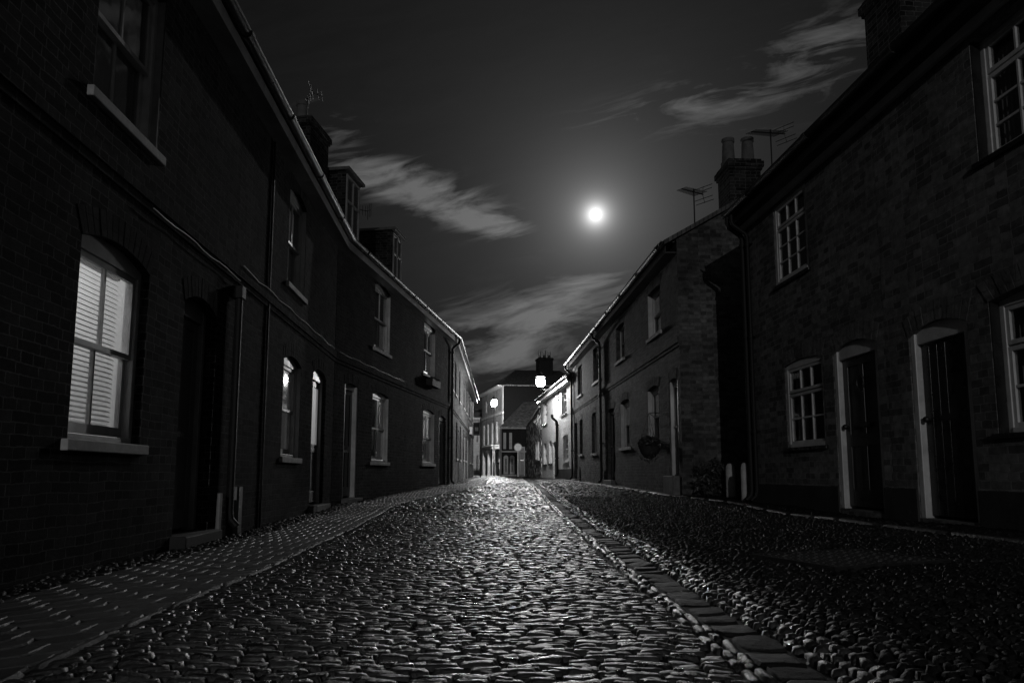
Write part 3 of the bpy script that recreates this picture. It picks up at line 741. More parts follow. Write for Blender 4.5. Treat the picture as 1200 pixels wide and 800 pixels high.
ops = [a1, b1, dd1]; m = MB(); wall_mesh(m, WR1.L, ZB, ER, ops, .13); body(m, WR1.L, 6, ZB, ER, s1=WR1.L); m.build('wall', 'brick_right', h)
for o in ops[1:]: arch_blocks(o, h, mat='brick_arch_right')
casement(a1, h, 3, 3, .28, rd=.015, sill='black_paint'); casement(b1, h, 3, 2, .33, rd=.02, curtain=True)
door(dd1, h, 'door_dark', 'white_paint', rd=.07, knocker=True, knob='iron', step=None)
plinth(h, WR1.L, ops); R1_common(h, WR1); roof_set(h, WR1.L, 6, ER, fascia='iron', verge0=.06)
downpipe(h, .10, ER, gz(3.6, 10.8)); downpipe(h, .26, ER-.02, gz(3.6, 10.6), r=.03)
h = new_house(WR0, 'terraced_house', 'right brick house at the picture edge with a wide black door', group=RG)
dd2 = O(WR0, 1070, 1141, 480, 372, 609, .10); lw = O(WR0, 1165, 1265, 430, 350, 505, .06); 
s_ = WR0.at(1140, 110)[0]; lw[0] = WR0.at(1163, 420)[0]; lw[1] = lw[0]+1.25; lw[2] = WR0.at(1180, 507)[1]; lw[3] = WR0.at(1162, 345)[1]
ua = [s_, s_+1.3, WR0.at(1145, 192)[1], WR0.at(1145, 192)[1]+1.15, 0]
print('R0', dd2, lw, ua)
more = [[lw[0]+3.2, lw[1]+3.2, lw[2], lw[3], .06], [ua[0]+3.2, ua[1]+3.2, ua[2], ua[3], 0]]
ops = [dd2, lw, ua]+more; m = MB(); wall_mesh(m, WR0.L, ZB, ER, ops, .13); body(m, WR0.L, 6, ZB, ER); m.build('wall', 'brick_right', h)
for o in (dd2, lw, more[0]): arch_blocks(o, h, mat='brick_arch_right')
casement(lw, h, 4, 2, .33, curtain=True, rd=.10, lining='black_paint'); casement(ua, h, 4, 3, .28, curtain=True, rd=.10, lining='black_paint'); casement(more[0], h, 4, 2, .33); casement(more[1], h, 4, 3, .28)
door(dd2, h, 'black_paint', 'white_paint', rd=.07, boards=True, knob='iron', step=None)
plinth(h, WR0.L, ops); R1_common(h, WR0); roof_set(h, WR0.L, 6, ER, fascia='iron')
s1_, z1_ = WR0.at(1062, 40, -1.7); print('chim', s1_, z1_)
chimney(h, s1_, 1.75, .8, .8, 5.4, z1_+.75, 2)

# ---- right, second row
X2 = lambda y: 3.9-.05*y
WR2 = Wall((X2(21.5), 21.5), (X2(13.05), 13.05)); WR3 = Wall((X2(27.9), 27.9), (X2(21.504), 21.504))
E2 = WR2.at(770, 291, .31)[1]+.1; Z2 = WR2.at(735, 438)[1]; print('E2', E2, 'Z2', Z2, WR3.at(674, 476)[1], WR3.at(664, 425, .31)[1])
E2 = (E2+WR3.at(664, 425, .31)[1]+.1)/2
h = new_house(WR2, 'terraced_house', 'right brick house with a bare gable wall and hanging basket beside its door', group=RG)
dr = O(WR2, 784.5, 796, 500, 442, 557, .08); dr[1] = min(dr[1], WR2.L-.2); g = O(WR2, 759, 772.5, 485, 452, 519, .06); u = O(WR2, 759, 774, 365, 338, 393, .02)
g_b = O(WR2, 727, 738, 495, 468, 524, .06); u_b = O(WR2, 722, 731.5, 400, 380, 422, .02); db = O(WR2, 712.5, 721, 520, 478, 562, .08)
ops = [dr, g, u, g_b, u_b, db]; print('R2', ops)
m = MB(); wall_mesh(m, WR2.L, ZB, E2, ops, .13); body(m, WR2.L, 6.4, ZB, E2, .58); m.build('wall', 'brick_mid', h)
for o in ops: arch_blocks(o, h, mat='brick_arch_right')
sash_window(g, h, rd=.11, lining='white_paint', curtain='sides'); sash_window(u, h, rd=.11, lining='white_paint', curtain='full'); sash_window(g_b, h, rd=.11, lining='white_paint', curtain='full'); sash_window(u_b, h, rd=.11)
door(dr, h, 'door_grey', 'white_paint', rd=.12, glazed='lit_glass', label='pale door with a lit glazed strip'); door(db, h, 'door_dark', 'black_paint', rd=.12)
stringcourse(h, WR2.L, Z2, 'brick_mid', .12, .035); roof_set(h, WR2.L, 6.4, E2, .58, verge1=.07, fascia='iron'); gutter_set(h, WR2.L, E2)
plinth(h, WR2.L, ops, 'brick_mid', .62, .02); downpipe(h, .25, E2, gz(2.8, 21))
# front toothing of the gable: a proud corner pier
cx_, cy_ = P(WR2, 4.98, 14.35); chimney(h, cx_, cy_, .7, .68, 5.2, 7.24, 2, along='y', potr=.15, poth=.62)
h = new_house(WR3, 'terraced_house', 'right brick house touching the white painted cottage', group=RG)
ops = [O(WR3, 677, 682, 445, 428, 463, .02), O(WR3, 695, 702, 425, 406, 447, .02), O(WR3, 679.3, 683, 510, 491, 532, .06), O(WR3, 693.5, 699, 510, 483, 531, .06), O(WR3, 673.4, 676.8, 530, 495, 561, .06)]
print('R3', ops)
m = MB(); wall_mesh(m, WR3.L, ZB, E2, ops, .13); body(m, WR3.L, 6.4, ZB, E2, .58); m.build('wall', 'brick_mid', h)
for o in ops: arch_blocks(o, h, mat='brick_arch_right')
for o in ops[:4]: sash_window(o, h, rd=.1)
door(ops[4], h, 'door_dark', 'black_paint', rd=.12)
stringcourse(h, WR3.L, Z2, 'brick_mid', .12, .035); roof_set(h, WR3.L, 6.4, E2, .58, fascia='iron', verge0=.05); gutter_set(h, WR3.L, E2); plinth(h, WR3.L, ops, 'brick_mid', .7, .02)
downpipe(h, .10, E2, gz(2.4, 27.8))

# ---- white painted cottage
XW = lambda y: 5.29-.1*y
WW = Wall((XW(36.9), 36.9), (XW(27.904), 27.904)); EW = WW.at(665, 436, .31)[1]*.5+WW.at(634, 466, .31)[1]*.5+.1; print('EW', EW)
h = new_house(WW, 'cottage', 'white painted brick cottage lit by the lantern on its front', 'cottage')
ops = [O(WW, 658, 664, 468, 450, 485, .02), O(WW, 660, 666, 524, 509, 540, .08), O(WW, 637, 641, 485, 471, 497, .02), O(WW, 637, 640.5, 530, 519, 544, .08), O(WW, 643.4, 647, 530, 516, 543, .08), O(WW, 648.2, 652.3, 540, 517, 561, .1)]
m = MB(); wall_mesh(m, WW.L, ZB, EW, ops, .13); body(m, WW.L, 6, ZB, EW); m.build('wall', 'brick_white', h)
for o in ops[:5]: sash_window(o, h, rd=.08, rows=2, sill='black_paint' if o is not ops[1] else 'stone_white', far=True)
door(ops[5], h, 'door_dark', 'black_paint', rd=.12)
roof_set(h, WW.L, 6, EW, fascia='white_paint', mat='tiles'); gutter_set(h, WW.L, EW); plinth(h, WW.L-0, ops, 'render_dark', .75, .02, s0=5.2)
downpipe(h, WW.at(655, 520)[0], EW-1.2, .4, r=.06, hopper=True)

# ---- dark shop with a flint flank
WF = Wall((.93, 44.), (1.58, 36.91))
WD = Wall((-.66, 44.0), (.93, 44.0))
ED = WD.at(600, 500)[1]; ZR = 5.5; print('ED', ED)
h = new_house(WD, 'shop', 'small dark timber fronted shop with hipped tile roof and flint flank', 'shop')
ops = [[.12, .42, .55, 1.75, .1], [.52, .82, .55, 1.75, .1], [1.12, 1.5, .45, 2.3, 0], [.10, .28, 2.15, 3.2, 0], [.48, .66, 2.15, 3.2, 0]]
m = MB(); wall_mesh(m, WD.L, ZB, ED, ops, .08); m.poly([(0, 0, ZB), (0, 0, ED), (0, 6, ED), (0, 6, ZB)]); m.build('wall', 'timber_dark', h)
for o in ops[:2]+ops[3:]:
    sash_window(o, h, rd=.03, sill=None, bars=0, curtain='dense', far=True, paint='grey_paint')
door(ops[2], h, 'door_grey', 'grey_paint', rd=.05)
MB().box(-.05, WD.L, -.06, -.002, 1.95, 2.02).box(-.05, WD.L, -.05, -.002, ED-.12, ED-.02).box(0, .95, -.03, -.002, .42, .52).build('trim', 'grey_paint', h)
# flint side runs back to the cottage
lx, ly = P(WD, 1.58, 36.91)
m = MB(); m.poly([(WD.L, 0, ZB), (lx, ly, ZB), (lx, ly, 4.15), (WD.L, 0, ED)]); m.poly([(lx, ly, ZB), (lx+4, ly, ZB), (lx+4, ly, 4.15), (lx, ly, 4.15)]); m.build('side_wall', 'flint', h)
m = MB(); A = (-.12, -.14, ED); B_ = (WD.L-.05, -.14, ED); Rg0 = (1.45, 3, ZR); Rg1 = (5.0, 3, ZR+.1); F_ = (lx-.15, ly+.0, 4.2); G_ = (lx+4, ly, 5.4)
m.poly([A, B_, (4.2, 1.0, ED+1.0), Rg1, Rg0]); m.poly([A, Rg0, (1.45, 6.2, ED)]); m.poly([B_, F_, G_, (4.2, 1.0, ED+1.0)]); m.poly([Rg0, Rg1, (5, 6.2, ED), (1.45, 6.2, ED)])
ro = m.build('roof', 'tiles_pale', h); sm = ro.modifiers.new('s', 'SOLIDIFY'); sm.thickness = .08
# small oriel window on the flint flank
wF = Wall((.93, 44.), (1.58, 36.91)); s0f, z0f = wF.at(631, 528)
q = WD.a*0
o_ = [s0f-.5, s0f+.5, z0f-.55, z0f+.5, 0]
fr = MB().box(o_[0], o_[1], -.1, -.05, o_[2], o_[2]+.08).box(o_[0], o_[0]+.08, -.1, -.02, o_[2], o_[3]).box(o_[1]-.08, o_[1], -.1, -.02, o_[2], o_[3]).box(o_[0], o_[1], -.1, -.02, o_[3]-.08, o_[3]).box((o_[0]+o_[1])/2-.03, (o_[0]+o_[1])/2+.03, -.08, -.02, o_[2]+.08, o_[3]-.08)
w = fr.build('window', 'white_paint', h); w.parent = h
w.matrix_parent_inverse = Matrix.Identity(4)
loc = Vector((wF.a.x, wF.a.y, 0)); lx2, ly2 = P(WD, loc.x, loc.y); w.location = (lx2, ly2, 0); w.rotation_euler.z = wF.rz-WD.rz
MB().box(o_[0]+.05, o_[1]-.05, -.04, -.03, o_[2]+.05, o_[3]-.05).build('pane', 'glass', w)

# ---- tall lamp lit house with portico
WE = Wall((-2.95, 67), (-.74, 59)); EE = 8.2
h = new_house(WE, 'portico_house', 'tall pale house at the street end with white columned porch', 'house')
ops = [[s, s+.75, 3.3, 5.3, 0] for s in (.6, 2.3, 4.0, 5.7)]+[[s, s+.75, 1.0, 2.6, 0] for s in (.6, 6.6)]+[[5.3, 6.2, .45, 2.6, 0]]+[[s, s+.6, 6.4, 7.5, 0] for s in (1.6, 4.9)]
m = MB(); wall_mesh(m, WE.L, ZB, EE, ops, .12);
m.build('wall', 'brick_pale', h)
for o in ops[:6]+ops[7:]: sash_window(o, h, rd=.06, rows=2, curtain='full', far=True)
door(ops[6], h, 'door_dark', 'white_paint', rd=.06)
MB().box(-.1, WE.L+.12, -.16, -.002, 5.75, 5.95).box(-.1, WE.L+.1, -.06, -.002, 3.05, 3.18).build('cornice', 'render_white', h)
MB().box(-.3, WE.L+.3, -.55, -.002, EE-.06, EE+.04).build('eaves', 'render_white', h)
MB().box(WE.L-.35, WE.L+.02, -.05, -.002, .3, EE-.07).build('pilaster', 'render_white', h)
pa = (P(WE, 0, 0),)
# gable block behind, dark, with hipped roof and chimney
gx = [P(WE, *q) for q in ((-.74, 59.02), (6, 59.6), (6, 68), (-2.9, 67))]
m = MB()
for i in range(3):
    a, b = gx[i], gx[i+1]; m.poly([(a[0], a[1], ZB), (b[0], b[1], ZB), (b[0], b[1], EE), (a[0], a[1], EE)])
m.build('side_wall', 'shade_black', h)
rx0, rx1 = P(WE, .3, 63), P(WE, 4.5, 63.4)
e = [P(WE, *q) for q in ((-1.15, 58.6), (6.3, 59.2), (6.3, 68.4), (-3.5, 67.4))]
m = MB(); ZE = 10.2
T0 = (rx0[0], rx0[1], ZE); T1 = (rx1[0], rx1[1], ZE); ee = [(q[0], q[1], EE+.05) for q in e]
m.poly([ee[0], ee[1], T1, T0]); m.poly([ee[1], ee[2], T1]); m.poly([ee[2], ee[3], T0, T1]); m.poly([ee[3], ee[0], T0]); ro = m.build('roof', 'tiles', h); sm = ro.modifiers.new('s', 'SOLIDIFY'); sm.thickness = .1
c_ = P(WE, 3.0, 62.5); chimney(h, c_[0], c_[1], 1.1, 1.3, 8.6, 11.2, 3, poth=.7, potr=.16, along='y', mat='shade_black')
# porch
m = MB(); pz = 2.95; ps = WE.at(574, 540)[0]; print('porch s', ps)
pc = 6.0
for s in (pc-1.85, pc+.1, pc+1.85):
    MB().lathe([(.2, .40), (.2, .5), (.15, .54), (.14, 1.6), (.12, pz-.36), (.17, pz-.32), (.19, pz-.25), (.19, pz-.23)], s, -.75, 14).build('column', 'render_white', h, smooth=True)
MB().box(pc-2.1, pc+2.1, -.98, -.003, pz-.22, pz+.02).box(pc-2.2, pc+2.2, -1.08, -.003, pz+.02, pz+.14).build('porch_roof', 'render_white', h)
MB().box(pc-2.05, pc+2.05, -1.1, -.003, .1, .41).build('porch_step', 'stone_grey', h, bevel=.02)
# ---- far pale building at the left of the street end
WG = Wall((-7.5, 70), (-3.02, 70)); h = new_house(WG, 'townhouse', 'distant pale house closing the street behind the hanging sign', 'house')
ops = [[s, s+w_, z, z+hh_, 0] for s, w_ in ((.6, .8), (2.0, .8), (3.75, .4)) for z, hh_ in ((.6, 2.0), (3.7, 1.5))]
m = MB(); wall_mesh(m, WG.L, ZB, 6.4, ops, .12); body(m, WG.L, 6, ZB, 6.4); m.build('wall', 'render_white', h)
for o in ops: sash_window(o, h, rd=.06, curtain='full', far=True)
MB().box(-.05, WG.L, -.1, -.002, 6.1, 6.35).box(-.05, WG.L, -.06, -.002, 3.1, 3.22).build('cornice', 'render_white', h)
roof_set(h, WG.L, 6, 6.4, slope=.3)
# ------------------------------------------------------------------ lamps
def lantern(name, pos, label, arm_to, strength, s=1.0, rz=0):
    """pos is the middle of the glass; arm_to a vector from there to the wall (horizontal)"""
    t = tag(empty(name, pos, 0), label, 'street lamp'); emit('lamp_glow_'+str(strength), strength)
    g = MB(); r0, r1, hh = .13*s, .20*s, .21*s; n = len(g.v)
    g.lathe([(max(.02, r1*math.sin(math.pi*k/12)**.9), -hh*math.cos(math.pi*k/12)) for k in range(13)], 0, 0, 20); g.build('glass', 'lamp_glow_'+str(strength), t)
    MB().lathe([(r1*1.18, hh+.005), (r1*1.12, hh+.03), (r1*.55, hh+.15*s), (.04, hh+.2*s), (.05, hh+.25*s), (.01, hh+.32*s)], 0, 0, 6).build('cap', 'iron', t)
    MB().lathe([(.03, -hh-.1*s), (.06, -hh-.06*s), (r0*1.1, -hh-.004)], 0, 0, 6).build('base', 'iron', t)
    f = MB()
    for k in range(6):
        a = 2*math.pi*k/6; f.tube([(r0*.5*math.cos(a), r0*.5*math.sin(a), -hh), (r1*1.05*math.cos(a), r1*1.05*math.sin(a), 0), (r1*.6*math.cos(a), r1*.6*math.sin(a), hh)], .008, 4)
    f.build('frame', 'iron', t)
    A = Vector(arm_to); z = -hh-.12*s
    MB().tube([(0, 0, z), (A.x*.5, A.y*.5, z-.02), (A.x, A.y, z)], .022, 8).tube([(A.x, A.y, z+.1), (A.x, A.y, z-.55)], .025, 8).tube([(A.x, A.y, z-.5), (A.x*.75, A.y*.75, z-.3), (A.x*.45, A.y*.45, z-.05)], .014, 6).build('bracket', 'iron', t)
    return t
# cottage lantern: foot of the bracket on the cottage wall
sW = WW.at(655, 462)[0]; q = WW.a+WW.u*sW; d = ray(634.5, 447.5); 
k = ((q-WW.n*.85).y)/d.y; L1 = d*k; L1z = L1.z+EYE; L1p = q-WW.n*.85
print('lamp1', L1p, L1z)
lantern('wall_lantern', (L1p.x, L1p.y, L1z), 'glowing lantern on a bracket over the white painted cottage', (WW.n.x*.83, WW.n.y*.83, 0), 620.0, 1.05)
d = ray(579, 472.5); L2 = d*(53/d.y); LZ = L2.z+EYE
t = lantern('street_lamp', (L2.x, L2.y, LZ), 'farther glowing street lamp before the portico house, on an added slim post', (0, 0, 0), 1300.0, 1.2)
for ch in list(t.children):
    if ch.name.startswith('bracket'): bpy.data.objects.remove(ch)
g = gz(L2.x, L2.y); MB().tube([(0, 0, g-LZ-.1), (0, 0, g-LZ+1.0), (0, 0, g-LZ+1.05), (0, 0, -.34)], [.07, .06, .035, .028], 10).build('post', 'iron', t)  # added post, holds the lamp forward so it lights facade and porch
# lamp standing behind the photographer
LB = Vector((2.55, -10.5, 7.4))
t = tag(empty('street_lamp', (.05, -28.0, 1.35)), 'tall column street lamp standing behind the viewpoint', 'street lamp')
MB().lathe([(.12, -.2), (.11, 1.1), (.07, 1.15), (.05, 7.6)], 0, 0, 12).build('pole', 'iron', t)
MB().tube([(0, 0, 7.3), (-.2, 0, 7.62), (-.9, 0, 7.66)], .03, 8).build('arm', 'iron', t)
MB().prism([(-1.25, 7.56), (-.85, 7.56), (-.85, 7.72), (-1.15, 7.72)], -.12, .12, 'y').build('lamp_head', 'iron', t)
emit('lamp_head_glow', 1.0)
hd = MB().box(-1.2, -.9, -.09, .09, 7.535, 7.555).build('lens', 'lamp_head_glow', t)
bl = bpy.data.lights.new('street_lamp_light', 'POINT'); bl.energy = 5200; bl.shadow_soft_size = .06
bo = bpy.data.objects.new('street_lamp_light', bl); C.objects.link(bo); bo.location = (-1.0, -28.0, 8.8)
# room lights behind the lit windows
def roomlight(w, o, depth, e, dz=.3, size=.1, x=.5):
    l = bpy.data.lights.new('room_light', 'POINT'); l.energy = e; l.shadow_soft_size = size
    ob = bpy.data.objects.new('room_light', l); C.objects.link(ob)
    p = w.a+w.u*(o[0]+(o[1]-o[0])*x)+w.n*depth; ob.location = (p.x, p.y, o[3]-dz)
roomlight(WA1, gw, 1.1, 19, .1, .12, .5)
roomlight(WA2, g2, 1.2, 2.6, 1.0)

# ------------------------------------------------------------------ street furniture
t = tag(empty('hanging_sign', (-2.0, 41.0, gz(-2, 41))), 'dark hanging board on a post beside the farthest left house', 'sign')
def px_at(px, py, Y): d = ray(px, py); k = Y/d.y; return d.x*k, d.z*k+EYE
x0, z0 = px_at(554.3, 510, 41); x1, z1 = px_at(563, 494.8, 41); t.location.x = x1+.02; gg = t.location.z
MB().tube([(0, 0, -.2), (0, 0, z1-gg+.25)], .04, 8).build('post', 'iron', t)
MB().box(x0-x1, -.05, -.03, .03, z0-gg, z1-gg).build('board', 'timber_dark', t)
MB().tube([(0, 0, z1-gg+.12), (x0-x1-.1, 0, z1-gg+.12)], .02, 6).build('arm', 'iron', t)
MB().box(x0-x1+.04, -.09, -.034, -.031, z1-gg-.06, z1-gg-.045).box(x0-x1+.04, -.09, -.034, -.031, z0-gg+.045, z0-gg+.06).box(x0-x1+.1, -.15, -.034, -.031, (z0+z1)/2-gg-.12, (z0+z1)/2-gg+.1).build('emblem', 'stone_grey', t)
# round sign
xs_, zs_ = px_at(607, 524, 41.5); g0 = gz(xs_, 41.5)
t = tag(empty('road_sign', (xs_, 41.5, g0)), 'round pale road sign on a thin post before the dark shop', 'sign')
MB().tube([(0, 0, -.2), (0, 0, zs_-g0+.25)], .035, 8).build('post', 'sign_pale', t)
def disc(r, y0, y1, cz, seg=28): return MB().prism([(r*math.cos(2*math.pi*k/seg), cz+r*math.sin(2*math.pi*k/seg)) for k in range(seg)], y0, y1, 'y')
disc(.25, -.06, -.045, zs_-g0).build('disc', 'sign_pale', t)
m = MB()
for k in range(28):
    a0, a1 = 2*math.pi*k/28, 2*math.pi*(k+1)/28; cz = zs_-g0
    m.poly([(.25*math.cos(a0), -.064, cz+.25*math.sin(a0)), (.25*math.cos(a1), -.064, cz+.25*math.sin(a1)), (.21*math.cos(a1), -.064, cz+.21*math.sin(a1)), (.21*math.cos(a0), -.064, cz+.21*math.sin(a0))])
m.build('rim', 'grey_paint', t)
# bollards and guard stone
def post(name, x, y, label, r=.09, hgt=.62):
    g = gz(x, y); t = MB().lathe([(r*1.05, -.2), (r*1.03, .02), (r, hgt*.8), (r*.92, hgt*.9), (r*.6, hgt*.98), (.005, hgt)], 0, 0, 16).build(name, 'stone_white', loc=(x, y, g), smooth=True); tag(t, label, 'bollard'); return t
post('bollard', 3.88, 12.2, 'white round topped post in the dark passage by the gable', .085, .60)
post('guard_stone', 3.74, 11.05, 'white guard stone at the foot of the corner downpipes', .06, .62)
for Xb, Yb, lb in ((-1.0, 50, 'dark bollard left of the porch at the street end'), (-.75, 47, 'dark bollard right of the porch near the shop')):
    g = gz(Xb, Yb); tag(MB().lathe([(.09, -.2), (.08, .1), (.06, .15), (.055, .85), (.09, .88), (.07, .98), (.01, 1.05)], 0, 0, 12).build('bollard', 'iron', loc=(Xb, Yb, g), smooth=True), lb, 'bollard')
# boot scraper by the right wall
s_b, _ = WR3.at(688, 558); p = WR3.a+WR3.u*s_b-WR3.n*.25; g = gz(p.x, p.y)
tag(MB().tube([(-.12, 0, -.05), (-.1, 0, .35), (0, 0, .5), (.1, 0, .35), (.12, 0, -.05)], .018, 6).tube([(-.11, 0, .12), (.11, 0, .12)], .014, 6).build('boot_scraper', 'iron', loc=(p.x, p.y, g), rotz=WR3.rz), 'thin iron boot scraper standing against the far right brick house', 'boot scraper')
# stone step below the gable house door
p = WR2.a+WR2.u*(dr[1]-.05)-WR2.n*.55; g = gz(p.x, p.y)
# drain cover, chequer plate
cx, cy = COV[:2]; g = gz(cx, cy)
t = tag(empty('drain_cover', (cx, cy, g+.012), COV[2]), 'chequer plate iron cover set in the dark pebbles at right', 'drain cover')
hw, hd_ = COV[3], COV[4]
MB().box(-hw-.03, -hw-.004, -hd_-.03, hd_+.03, -.03, .006).box(hw+.004, hw+.03, -hd_-.03, hd_+.03, -.03, .006).box(-hw-.004, hw+.004, -hd_-.03, -hd_-.004, -.03, .006).box(-hw-.004, hw+.004, hd_+.004, hd_+.03, -.03, .006).build('rim', 'iron', t)
m = MB().box(-hw, hw, -hd_, hd_, -.03, .0)
nx_, ny_ = 14, 10
for i in range(nx_):
    for j in range(ny_):
        x = -hw+.02+(2*hw-.04)*i/(nx_-1); y = -hd_+.02+(2*hd_-.04)*j/(ny_-1)+(.012 if i % 2 else -.004); a = math.pi/4 if (i+j) % 2 else -math.pi/4
        ca, sa = math.cos(a), math.sin(a); L, W = .012, .008
        pts = [(-L, 0), (0, -W), (L, 0), (0, W)]; n = len(m.v)
        m.v += [(x+p*ca-q*sa, y+p*sa+q*ca, .0005) for p, q in pts]+[(x+p*ca*.5-q*sa*.5, y+p*sa*.5+q*ca*.5, .006) for p, q in pts]
        m.f += [(n, n+1, n+5, n+4), (n+1, n+2, n+6, n+5), (n+2, n+3, n+7, n+6), (n+3, n, n+4, n+7), (n+4, n+5, n+6, n+7)]
pl = m.build('plate', 'iron', t); pl.data.materials.append(MATS['steel'])
for p_ in pl.data.polygons:
    if p_.index > 5: p_.material_index = 1
# hanging basket on the gable house
s_b, zb_ = WR2.at(761, 525, .25); p = WR2.a+WR2.u*s_b-WR2.n*.25
t = tag(empty('hanging_basket', (p.x, p.y, zb_), WR2.rz), 'round basket of trailing plants hung on the right brick wall', 'hanging basket')
MB().lathe([(.02, -.22), (.12, -.19), (.2, -.08), (.23, .04), (.21, .05)], 0, 0, 16).build('basket', 'basket', t, smooth=True)
leafball(520, .27, .24, .17, .045, .1).build('plants', 'leaf', t)
leafball(120, .25, .22, .2, .035, -.12).build('trailing_plants', 'leaf', t)
MB().tube([(0, .235, .75), (0, .1, .76), (0, 0, .74)], .01, 6).tube([(0, .235, .5), (0, .1, .68), (0, .02, .74)], .008, 6).build('bracket', 'iron', t)
m = MB()
for k in range(3): a = k*2.09; m.tube([(.22*math.cos(a), .22*math.sin(a), .04), (0, 0, .74)], .004, 4)
m.build('chain', 'iron', t)
# shrub at the gable foot
p = (3.75, 12.75); g = gz(*p)
t = tag(empty('shrub', (p[0], p[1], g)), 'low dark bush growing at the foot of the gable wall', 'shrub')
m = leafball(500, .42, .2, .2, .045, .2)
for k, (ox, oz, rr) in enumerate(((-.22, .42, .18), (.2, .34, .2), (.02, .55, .13), (.36, .2, .16))):
    q_ = leafball(150, rr, .15, rr*1.3, .04, oz); n_ = len(m.v); m.v += [(v[0]+ox, v[1], v[2]) for v in q_.v]; m.f += [tuple(i+n_ for i in f) for f in q_.f]
m.build('foliage', 'leaf', t)
m = MB()
for k in range(7): m.tube([(random.uniform(-.1, .1), 0, -.05), (random.uniform(-.3, .3), random.uniform(-.1, .1), .35)], .008, 5)
m.build('stems', 'basket', t)
# aerials
def aerial(x, y, zb, zt, label, boom_dir, blen=1.1, n=12, tilt=.05, vert=False):
    t = tag(empty('tv_aerial', (x, y, zb)), label, 'aerial', 'television aerials on the roofs'); H = zt-zb
    MB().tube([(0, 0, 0), (0, 0, H)], .016, 6).build('mast', 'iron', t)
    bd = Vector(boom_dir).normalized(); sd = Vector((0, 0, 1)) if vert else bd.cross(Vector((0, 0, 1))).normalized(); up = sd.cross(bd)
    b = MB(); z = Vector((0, 0, H-.08)); b.tube([z-bd*blen*.55, z+bd*blen*.45], .014, 5)
    for i in range(n):
        f = i/(n-1); L = .13+.05*f; c_ = z-bd*blen*.55+bd*blen*.86*f; b.tube([c_-sd*L, c_+sd*L], .008, 4)
    b.build('boom', 'iron', t)
    r = MB(); c_ = z+bd*blen*.42
    for kk in (-2, -1, 1, 2):
        o = c_+up*.09*kk+bd*abs(kk)*.03; r.tube([o-sd*.24, o+sd*.24], .008, 4)
    r.tube([c_-up*.2+bd*.06, c_, c_+up*.2+bd*.06], .006, 4); r.build('reflector', 'iron', t)
def place(px, py_top, Y): x, z = px_at(px, py_top, Y); return x, z
x, zt = place(813, 226, 15.0); aerial(x, 15.0, 5.9, zt+.1, 'spiky aerial with reflector on the gable house roof edge', (.75, .65, .12), .85)
x, zt = place(903, 158, 14.4); aerial(x, 14.4, 6.5, zt+.12, 'large aerial right of the two chimney pots', (.72, .6, .28), 1.5, 14)
x, zt = place(360, 120, 15.3); aerial(x, 15.3, 8.5, zt+.12, 'slanted aerial standing beside the left chimney pots', (.55, .1, .75), .6, 8)
x, zt = place(421, 248, 22.5); aerial(x, 22.5, 6.6, zt+.15, 'faint aerial above the second left dormer', (.9, .5, .0), .7, 7, vert=True)

# ------------------------------------------------------------------ sky, moon
MD = ray(698, 251.5).normalized()
w = bpy.data.worlds.new('World'); sc.world = w; w.use_nodes = True; t = w.node_tree; bg = t.nodes['Background']
tc = t.nodes.new('ShaderNodeTexCoord'); D_ = tc.outputs['Generated']
def vdot(v):
    n = t.nodes.new('ShaderNodeVectorMath'); n.operation = 'DOT_PRODUCT'; t.links.new(D_, n.inputs[0]); n.inputs[1].default_value = v; return n.outputs['Value']
cosm = mth(t, 'MINIMUM', vdot(MD), 1.0); th = mth(t, 'ARCCOSINE', cosm)
def ex(scale, amp): return mth(t, 'MULTIPLY', mth(t, 'EXPONENT', mth(t, 'MULTIPLY', th, -1/scale)), amp)
glow = mth(t, 'ADD', mth(t, 'ADD', ex(.0085, 2.2), ex(.042, .19)), mth(t, 'ADD', ex(.15, .060), ex(.45, .006)))
disc_ = mth(t, 'MULTIPLY', mth(t, 'LESS_THAN', th, .0078), 3.0)
s3 = t.nodes.new('ShaderNodeSeparateXYZ'); t.links.new(D_, s3.inputs[0])
yy = mth(t, 'MAXIMUM', s3.outputs[1], .02); U = mth(t, 'DIVIDE', s3.outputs[0], yy); Vv = mth(t, 'DIVIDE', s3.outputs[2], yy)
def uv(px, py): d = ray(px, py); return d.x/d.y, d.z/d.y
def blob(px, py, ax, ay, ang, amp):
    u0, v0 = uv(px, py); c_, s_ = math.cos(ang), math.sin(ang)
    du = mth(t, 'SUBTRACT', U, u0); dv = mth(t, 'SUBTRACT', Vv, v0)
    a = mth(t, 'ADD', mth(t, 'MULTIPLY', du, c_), mth(t, 'MULTIPLY', dv, s_)); b = mth(t, 'SUBTRACT', mth(t, 'MULTIPLY', dv, c_), mth(t, 'MULTIPLY', du, s_))
    q = mth(t, 'ADD', mth(t, 'POWER', mth(t, 'ABSOLUTE', mth(t, 'DIVIDE', a, ax/800)), 2.6), mth(t, 'POWER', mth(t, 'ABSOLUTE', mth(t, 'DIVIDE', b, ay/800)), 2.6))
    return mth(t, 'MULTIPLY', mth(t, 'EXPONENT', mth(t, 'MULTIPLY', q, -1)), amp)
def R(d): return math.radians(d)
blobs = [(430, 205, 75, 30, R(-8), .8), (520, 235, 95, 30, R(-20), 1.05), (392, 150, 42, 30, R(-25), .6), (575, 262, 60, 17, R(-12), .8),
         (650, 365, 110, 42, R(18), .85), (570, 395, 90, 42, R(0), .7), (700, 340, 60, 20, R(8), .6),
         (770, 130, 95, 24, R(10), .5), (900, 95, 140, 55, R(22), .5), (985, 45, 90, 50, R(20), .38), (610, 425, 150, 22, R(0), .45)]
tot = None
for b_ in blobs:
    v = blob(*b_); tot = v if tot is None else mth(t, 'ADD', tot, v)
